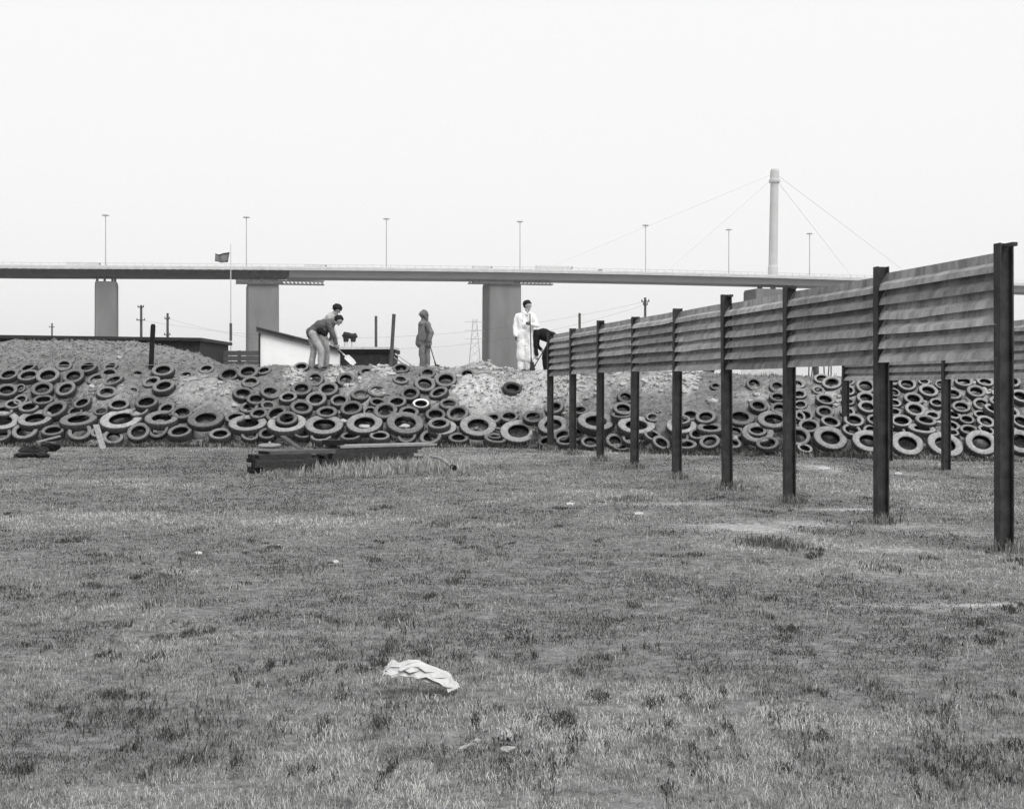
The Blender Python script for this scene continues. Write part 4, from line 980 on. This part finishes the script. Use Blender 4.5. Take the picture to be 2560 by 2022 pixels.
# hooded man
def hood_man(P):
    h = head(P, v3(-.03, -.02, 1.55), v3(-.9, -.35, -.35), v3(0, 0, 1), 0, .95)
    c, f, up, sd_ = h
    P.append((v3(0, 0, 1.36), v3(-.02, -.01, 1.48), .06, .055, 0))
    P.append((v3(-.02, -.01, 1.32), v3(-.035, -.02, 1.43), .1, .075, 1))
    P += [(c + up * .035 - f * .035, c + up * .035 + f * .02, .118, .108, 1), (c + up * .085 + f * .04, c + up * .06 + f * .14, .055, .02, 1), (c - f * .07 - up * .03, v3(.03, .0, 1.37), .075, .07, 1)]
    for k in (-1, 1): P.append((c + sd_ * (.088 * k) + up * .03 + f * .03, c + sd_ * (.07 * k) - up * .10 - f * .01, .028, .03, 1))
    P += [(v3(-.07, -.15, 1.29), v3(.05, .15, 1.29), .085, .085, 1), (v3(-.05, -.07, 1.27), v3(-.07, -.07, .86), .135, .155, 1), (v3(.04, .08, 1.27), v3(.02, .08, .86), .13, .15, 1), (v3(-.09, -.03, .9), v3(-.10, -.03, .74), .16, .165, 1), (v3(.04, .02, .9), v3(.04, .02, .74), .16, .16, 1)]
    P += [(v3(.09, -.17, 1.29), v3(.20, -.24, 1.03), .08, .074, 1), (v3(.20, -.24, 1.03), v3(.15, -.27, .80), .072, .062, 1)]
    hand(P, v3(.145, -.275, .785), v3(-.05, -.05, -1), v3(-1, .2, 0), v3(-.4, .8, 0), 3)
    P += [(v3(-.03, .17, 1.31), v3(-.12, .22, 1.04), .075, .066, 1), (v3(-.12, .22, 1.04), v3(-.17, .15, .84), .064, .055, 1)]
    hand(P, v3(-.175, .14, .82), v3(-.2, -.2, -1), v3(-1, 0, 0), v3(-.4, -.8, 0), 3)
    leg(P, v3(-.06, -.07, .82), v3(-.08, -.09, .45), v3(-.05, -.06, .085), 2, 4, v3(-.2, -.14, .035), (.112, .088, .07))
    leg(P, v3(.05, .07, .82), v3(.06, .05, .45), v3(.07, .06, .085), 2, 4, v3(-.08, .03, .035), (.112, .088, .07))
    return dict(mats=[M['skin'], M['c_jack'], M['c_trs2'], M['c_pale'], M['boot']], top=1.71, stand=1.70, head=h)
hm, hb, hs = build_person('person in a grey hooded parka standing with a shovel beside the leaning post', 38.0, 1062, 918, 774, 1.72, hood_man)
shovel('thin shovel trailing from the hand of the hooded person', pw(hb, hs, .13, -.30, .80), pw(hb, hs, .33, -.30, .12), (.5, -1, .4))
# front bending man
def bend1(P):
    h = head(P, v3(.52, -.06, 1.24), v3(.82, -.1, -.55), v3(.5, 0, .85), 0)
    c, f, up, sd_ = h
    P.append((v3(.36, -.02, 1.17), v3(.47, -.05, 1.21), .068, .058, 0))
    P += [(v3(-.17, -.02, .93), v3(.05, -.02, 1.10), .155, .165, 1), (v3(.05, -.05, 1.10), v3(.30, -.06, 1.16), .165, .13, 1), (v3(.05, .08, 1.10), v3(.30, .08, 1.16), .15, .12, 1), (v3(.27, -.15, 1.15), v3(.30, .15, 1.15), .095, .095, 1), (v3(.0, -.04, 1.0), v3(.18, -.04, 1.02), .13, .13, 1)]
    P += [(v3(.29, -.18, 1.13), v3(.40, -.24, .87), .078, .066, 1), (v3(.40, -.24, .87), v3(.47, -.2, .66), .064, .052, 1)]
    hand(P, v3(.475, -.2, .645), v3(.25, .1, -1), v3(1, -.3, .2), v3(.2, 1, -.1), 0)
    P += [(v3(.29, .16, 1.13), v3(.32, .14, .86), .075, .064, 1), (v3(.32, .14, .86), v3(.30, -.06, .74), .06, .05, 1)]
    hand(P, v3(.30, -.08, .73), v3(.3, -.6, -.5), v3(1, 0, .2), v3(0, -.2, -1), 0)
    P.append((v3(.06, -.16, .98), v3(.18, -.16, .88), .09, .06, 3))
    leg(P, v3(-.18, .07, .9), v3(-.14, .08, .47), v3(-.2, .1, .085), 2, 4, v3(-.05, .06, .035), (.125, .085, .068))
    leg(P, v3(-.13, -.08, .9), v3(.08, -.1, .47), v3(.06, -.1, .085), 2, 4, v3(.2, -.14, .035), (.13, .088, .07))
    return dict(mats=[M['skin'], M['c_grey'], M['c_trs'], M['c_black'], M['boot']], top=1.355, stand=1.72, head=h, subs=[('hair', hair_vf(h, 1.0, 1.03, seed=5), M['hair'])])
fm, fb, fs = build_person('man in a grey jacket and pale trousers bending over a shovel', 36.9, 797, 914, 790, 1.72, bend1)
shovel('shovel with a broad pale blade gripped by the bending man', pw(fb, fs, .20, -.10, .80), pw(fb, fs, .70, -.17, .33), (.5, -1, .6), .34, .19, 'timber_pale', 'dirtywhite')
# second bending man behind
def bend2(P):
    h = head(P, v3(.30, -.02, 1.56), v3(.75, -.05, -.65), v3(.6, 0, .8), 0)
    P.append((v3(.16, 0, 1.42), v3(.26, -.01, 1.51), .068, .06, 0))
    P += [(v3(-.1, 0, .95), v3(.0, 0, 1.2), .15, .16, 1), (v3(.0, -.06, 1.2), v3(.12, -.06, 1.36), .145, .12, 1), (v3(.0, .07, 1.2), v3(.12, .07, 1.36), .14, .12, 1), (v3(.09, -.15, 1.36), v3(.11, .15, 1.36), .09, .09, 1)]
    P += [(v3(.10, -.17, 1.34), v3(.13, -.2, 1.07), .074, .062, 1), (v3(.13, -.2, 1.07), v3(.2, -.16, .84), .06, .05, 1)]
    hand(P, v3(.205, -.155, .825), v3(.3, .1, -.9), v3(.6, -.2, .6), v3(-.3, .6, -.6), 0)
    P += [(v3(.10, .17, 1.34), v3(.15, .2, 1.08), .072, .062, 1), (v3(.15, .2, 1.08), v3(.24, .1, .86), .058, .048, 1)]
    hand(P, v3(.245, .095, .845), v3(.3, -.2, -.9), v3(.5, .2, .7), v3(-.3, -.6, -.6), 0)
    leg(P, v3(-.1, -.08, .9), v3(.02, -.1, .47), v3(.02, -.09, .085), 2, 3, v3(.16, -.12, .035), (.12, .085, .07))
    leg(P, v3(-.1, .09, .9), v3(-.02, .1, .47), v3(-.05, .1, .085), 2, 3, v3(.1, .1, .035), (.12, .085, .07))
    return dict(mats=[M['skin'], M['c_pale'], M['c_trs'], M['boot']], top=1.665, stand=1.76, head=h, subs=[('hair', hair_vf(h, 1.1, 1.1, seed=6), M['hair'])])
sm_, sb, ss = build_person('dark haired man in a pale jacket leaning behind the bending man', 37.7, 816, 914, 765, 1.76, bend2)
# man in black bending at the fence end
def bend3(P):
    h = head(P, v3(-.38, .06, .96), v3(-.6, 0, -.8), v3(-.8, 0, .6), 0)
    P.append((v3(-.26, .04, 1.0), v3(-.33, .05, .98), .065, .058, 0))
    P += [(v3(.24, 0, .9), v3(.02, 0, 1.0), .15, .16, 1), (v3(.02, -.06, 1.0), v3(-.2, -.06, 1.0), .145, .12, 1), (v3(.02, .07, 1.0), v3(-.2, .07, 1.0), .14, .12, 1), (v3(-.18, -.15, .99), v3(-.18, .15, .99), .09, .09, 1)]
    P += [(v3(-.18, -.17, .97), v3(-.2, -.2, .70), .072, .062, 1), (v3(-.2, -.2, .70), v3(-.17, -.19, .50), .058, .048, 1)]
    hand(P, v3(-.17, -.19, .485), v3(.1, 0, -1), v3(-1, -.2, 0), v3(.2, 1, 0), 0)
    P += [(v3(-.18, .17, .97), v3(-.14, .2, .72), .072, .062, 1), (v3(-.14, .2, .72), v3(-.05, .05, .62), .058, .048, 1)]
    hand(P, v3(-.045, .04, .61), v3(.3, -.8, -.4), v3(0, .2, 1), v3(-.3, -.3, -1), 0)
    leg(P, v3(.24, -.08, .88), v3(.06, -.1, .46), v3(.08, -.09, .085), 1, 2, v3(-.08, -.11, .035), (.125, .09, .075))
    leg(P, v3(.26, .09, .88), v3(.22, .1, .47), v3(.28, .1, .085), 1, 2, v3(.12, .1, .035), (.125, .09, .075))
    return dict(mats=[M['skin'], M['c_black'], M['boot']], top=1.14, stand=1.72, head=h, subs=[('hair', hair_vf(h, 1.0, 1.0, seed=8), M['hair'])])
km, kb, ks = build_person('person in black bent double at the far end of the plank fence', 36.9, 1358, 925, 822, 1.74, bend3)
shovel('shovel held slanting by the person in black', pw(kb, ks, .05, -.12, .66), pw(kb, ks, -.24, -.24, .17), (-.6, -1, .5))

# ------------------------------------------------------------------ grass
def tone_field(X, Y):
    big = fbm(X, Y, .33, 0, 3); mid = fbm(X, Y, 1.6, 1, 3)
    return np.clip(.5 + 1.5 * (big - .5) + 1.1 * (mid - .5) + np.clip(X / Y, -.4, .4) * .25, 0, 1)
gm = bpy.data.materials.new('grass_blades'); gm.use_nodes = True
n_ = gm.node_tree; b_ = n_.nodes['Principled BSDF']; b_.inputs['Roughness'].default_value = .8; b_.inputs['Specular IOR Level'].default_value = .15
a_ = n_.nodes.new('ShaderNodeAttribute'); a_.attribute_name = 'tone'
cr = n_.nodes.new('ShaderNodeValToRGB'); cr.color_ramp.elements[0].color = (.035, .035, .034, 1); cr.color_ramp.elements[1].color = (.52, .52, .505, 1)
e = cr.color_ramp.elements.new(.5); e.color = (.25, .25, .245, 1)
n_.links.new(a_.outputs['Fac'], cr.inputs[0]); n_.links.new(cr.outputs[0], b_.inputs['Base Color'])
def blades(name, X, Y, Z, ln, wd, tone, lean, label, cat, m=gm):
    n = len(X); az = rng.uniform(0, 2 * np.pi, n); la = rng.uniform(0, 2 * np.pi, n)
    lx, ly = np.cos(la) * lean, np.sin(la) * lean; wx, wy = np.cos(az) * wd / 2, np.sin(az) * wd / 2
    P = np.empty((n, 5, 3))
    P[:, 0] = np.stack([X - wx, Y - wy, Z - .006], 1); P[:, 1] = np.stack([X + wx, Y + wy, Z - .01], 1)
    mx_, my_, mz_ = X + lx * ln * .35, Y + ly * ln * .35, Z + ln * .62 * np.sqrt(np.clip(1 - (lean * .5) ** 2, .2, 1))
    P[:, 2] = np.stack([mx_ + wx * .8, my_ + wy * .8, mz_], 1); P[:, 3] = np.stack([mx_ - wx * .8, my_ - wy * .8, mz_], 1)
    P[:, 4] = np.stack([X + lx * ln, Y + ly * ln, Z + ln * np.sqrt(np.clip(1 - lean ** 2, .04, 1))], 1)
    base_ = np.arange(n)[:, None] * 5
    q = (base_ + np.array([0, 1, 2, 3])).ravel(); t = (base_ + np.array([3, 2, 4])).ravel()
    me = bpy.data.meshes.new(name); me.vertices.add(n * 5); me.vertices.foreach_set('co', P.ravel())
    lv = np.concatenate([q, t]); me.loops.add(len(lv)); me.loops.foreach_set('vertex_index', lv)
    me.polygons.add(2 * n); ls = np.concatenate([np.arange(n) * 4, 4 * n + np.arange(n) * 3]); lt = np.concatenate([np.full(n, 4), np.full(n, 3)])
    me.polygons.foreach_set('loop_start', ls); me.polygons.foreach_set('loop_total', lt); me.update(calc_edges=True)
    at2 = me.attributes.new('tone', 'FLOAT', 'POINT'); at2.data.foreach_set('value', np.repeat(np.clip(tone, 0, 1), 5).astype(np.float32))
    me.materials.append(m); o = link(bpy.data.objects.new(name, me)); kind(o, 'stuff'); tag(o, label, cat); return o
# turf: density falls and blade width grows with distance
NB = 760000
u = rng.random(NB); d0, d1 = 4.3, 35.0; pw_ = .30
D = (d0 ** pw_ + u * (d1 ** pw_ - d0 ** pw_)) ** (1 / pw_)
X = rng.uniform(-.47, .47, NB) * D; Y = D
clump = fbm(X, Y, 5.0, 3, 2); tn = tone_field(X, Y); bb_ = bare(X, Y)
ok = (rng.random(NB) < np.clip(.25 + 1.7 * (clump - .2), .15, 1)) & (rng.random(NB) > bb_ * 1.1) & (Y < foot(X) + .3)
X, Y, tn, clump = X[ok], Y[ok], tn[ok], clump[ok]; n = len(X)
ln = (.010 + .027 * rng.random(n) ** 2.2) * (.5 + 1.0 * clump) * (.8 + .5 * tn) * (1 + .25 * (Y > 15))
wd = .0022 * (Y / 5) ** .9 * rng.uniform(.7, 1.3, n)
spk = fbm(X, Y, 9.0, 5, 2); pale = np.clip((fbm(X, Y, .75, 2, 3) - .54) * 5, 0, 1); tone = .43 + .75 * (tn - .5) + .2 * pale + .5 * (rng.random(n) - .5) - .35 * np.clip((spk - .56) * 6, 0, 1) + (rng.random(n) < .05) * .3
blades('turf_grass', X, Y, ground_z(X, Y), ln, wd, tone, rng.uniform(.45, .99, n), 'short patchy dry grass covering the open field', 'grass')
# pale dry strands
n = 5000; D = (4.3 ** .6 + rng.random(n) * (30 ** .6 - 4.3 ** .6)) ** (1 / .6); X = rng.uniform(-.46, .46, n) * D; Y = D
k = (rng.random(n) < np.clip(2.2 * (fbm(X, Y, .8, 6, 3) - .3), .05, 1)); X, Y = X[k], Y[k]; n = len(X)
blades('dry_strands', X, Y, ground_z(X, Y), rng.uniform(.04, .10, n), .0022 * (Y / 5) ** .7, rng.uniform(.55, .85, n), rng.uniform(.3, .95, n), 'sparse pale dry grass strands standing above the turf', 'grass')
# tall tufts round the timbers, post feet and bank foot: (px, py, spread px, n, height, tone)
TX, TY, TL, TT = [], [], [], []
def tuft(px, py, sx, n, h, t, sy=None):
    d = gd(py); x0 = (px - CX) / F * d; s = sx / F * d; sy_ = sy if sy else .22
    TX.append(x0 + rng.normal(0, s, n)); TY.append(d + rng.normal(0, sy_, n)); TL.append(h * rng.uniform(.3, 1.1, n) * (.62 if h < .13 else 1)); TT.append(t + rng.uniform(-.22, .22, n))
for px, py, sx, n, h, t in ((900,1182,60,900,.26,.62),(1000,1178,50,900,.30,.6),(1080,1172,40,600,.24,.66),(720,1192,40,400,.15,.5),(850,1190,40,400,.17,.55),(1150,1180,40,300,.12,.5),(640,1196,30,200,.1,.45)): tuft(px, py, sx, n, h, t)
for k, s in enumerate(s_):
    q = fp(s, -.08); px = CX + q.x / q.y * F; py = HY + EYE / q.y * F; tuft(px, py + 1, .09 / q.y * F, 230, .15, .34, .11)
for px, py, sx, n, h, t in ((1935,1368,38,700,.12,.16),(1905,1360,25,300,.1,.2),(2060,1335,30,200,.09,.25),(1580,1252,28,260,.1,.2),(1100,1310,25,200,.1,.2),(470,1400,20,120,.08,.2),(2000,1885,12,110,.08,.16),(2045,1900,8,70,.09,.14),(2240,1915,40,240,.035,.15),(2450,1890,50,500,.05,.16),(2440,1762,9,60,.1,.12),(1190,1795,7,60,.09,.1),
    (1100,1645,60,350,.05,.14),(1260,1905,60,350,.05,.16),(1275,1892,22,160,.05,.1),(1180,1885,20,120,.05,.12),(1080,1745,40,220,.05,.2),(960,1722,25,120,.05,.25),(960,1800,60,300,.05,.16),(720,1430,40,240,.07,.2),(1010,1590,20,80,.07,.15),(300,1400,60,300,.07,.22),(380,1270,50,240,.08,.24),(700,1270,60,300,.08,.22),(1490,1560,60,200,.06,.24),(1460,1545,30,100,.06,.2),(130,1500,80,400,.06,.2),(380,1510,12,60,.12,.15),(1050,1400,70,260,.06,.22),(1680,1480,70,260,.06,.22),(2200,1560,60,200,.05,.22),(640,1850,70,260,.05,.2),(1750,1700,60,220,.05,.22),(300,1800,80,300,.05,.2)): tuft(px, py, sx, n, h, t)
for _ in range(420):
    px = random.uniform(0, 2560); d = np.interp((px - CX) / F * 31, _fx, _fd) - random.uniform(-.45, .3); py = HY + EYE * F / d
    tuft(px, py, random.uniform(8, 22), random.randint(25, 70), random.uniform(.07, .17), random.choice((.0, .0, .05, .1, .2, .45)), .12)  # lowest tones paint the shadowed gaps between the foot tyres
for _ in range(90):
    py = HY + (1960 - HY) * random.uniform(.18, 1.0); tuft(random.uniform(0, 2560), py, random.uniform(10, 45), random.randint(30, 140), random.uniform(.04, .09), random.uniform(.06, .26))
for _ in range(200):
    py = HY + (1975 - HY) * random.uniform(.2, 1.0) ** .8; k = random.randint(1, 4); px = random.uniform(0, 2560)
    for j in range(k): tuft(px + random.gauss(0, 22), py + random.gauss(0, 4), random.uniform(4, 14), random.randint(15, 50), random.uniform(.03, .075), random.uniform(-.05, .12), .05)
X, Y, L_, T_ = map(np.concatenate, (TX, TY, TL, TT)); k = (Y > 3.5) & (Y < foot(X) + .7)
X, Y, L_, T_ = X[k], Y[k], L_[k], T_[k]; n = len(X)
blades('weed_tufts', X, Y, np.maximum(ground_z(X, Y), np.where(Y > foot(X) - .4, bank_z(X, Y), -1)), L_, .0042 * (Y / 6) ** .8 * rng.uniform(.7, 1.5, n), T_, rng.uniform(.1, .8, n), 'weeds and long grass tufts round posts, timbers and the bank foot', 'weeds')

# sparse weeds rooted in the bank and on its crest
n = 16000; X = rng.uniform(-14.5, 12.5, n); V_ = rng.uniform(.1, 3.6, n); k0 = n // 3; V_[:k0] = rng.normal(2.95, .25, k0); X[k0:k0 + 3500] = rng.uniform(-14.5, -7.5, 3500); V_[k0:k0 + 3500] = rng.uniform(3.2, 6.0, 3500)
Y = foot(X) + V_; k = rng.random(n) < np.clip(2.6 * (fbm(X, Y, 1.1, 7, 3) - .38), .0, 1); X, Y = X[k], Y[k]; n = len(X)
blades('bank_weeds', X, Y, bank_z(X, Y), rng.uniform(.03, .11, n), rng.uniform(.008, .018, n), rng.uniform(.05, .6, n), rng.uniform(.1, .9, n), 'thin weeds rooted among the soil and tyres of the bank', 'weeds')
# ------------------------------------------------------------------ haze
hz = part('haze', box(-2500, 2500, -60, 5600, -2.5, 125), [], org=(0, 0, 0)); kind(hz, 'stuff'); tag(hz, 'thin grey haze in the air fading the far bridge', 'haze')
hm_ = bpy.data.materials.new('haze_air'); hm_.use_nodes = True; hn = hm_.node_tree; hn.nodes.clear()
ho = hn.nodes.new('ShaderNodeOutputMaterial'); hv = hn.nodes.new('ShaderNodeVolumePrincipled')
hv.inputs['Color'].default_value = (.95, .95, .95, 1); hv.inputs['Density'].default_value = .00016; hv.inputs['Anisotropy'].default_value = .2
hn.links.new(hv.outputs[0], ho.inputs['Volume']); hz.data.materials.append(hm_)
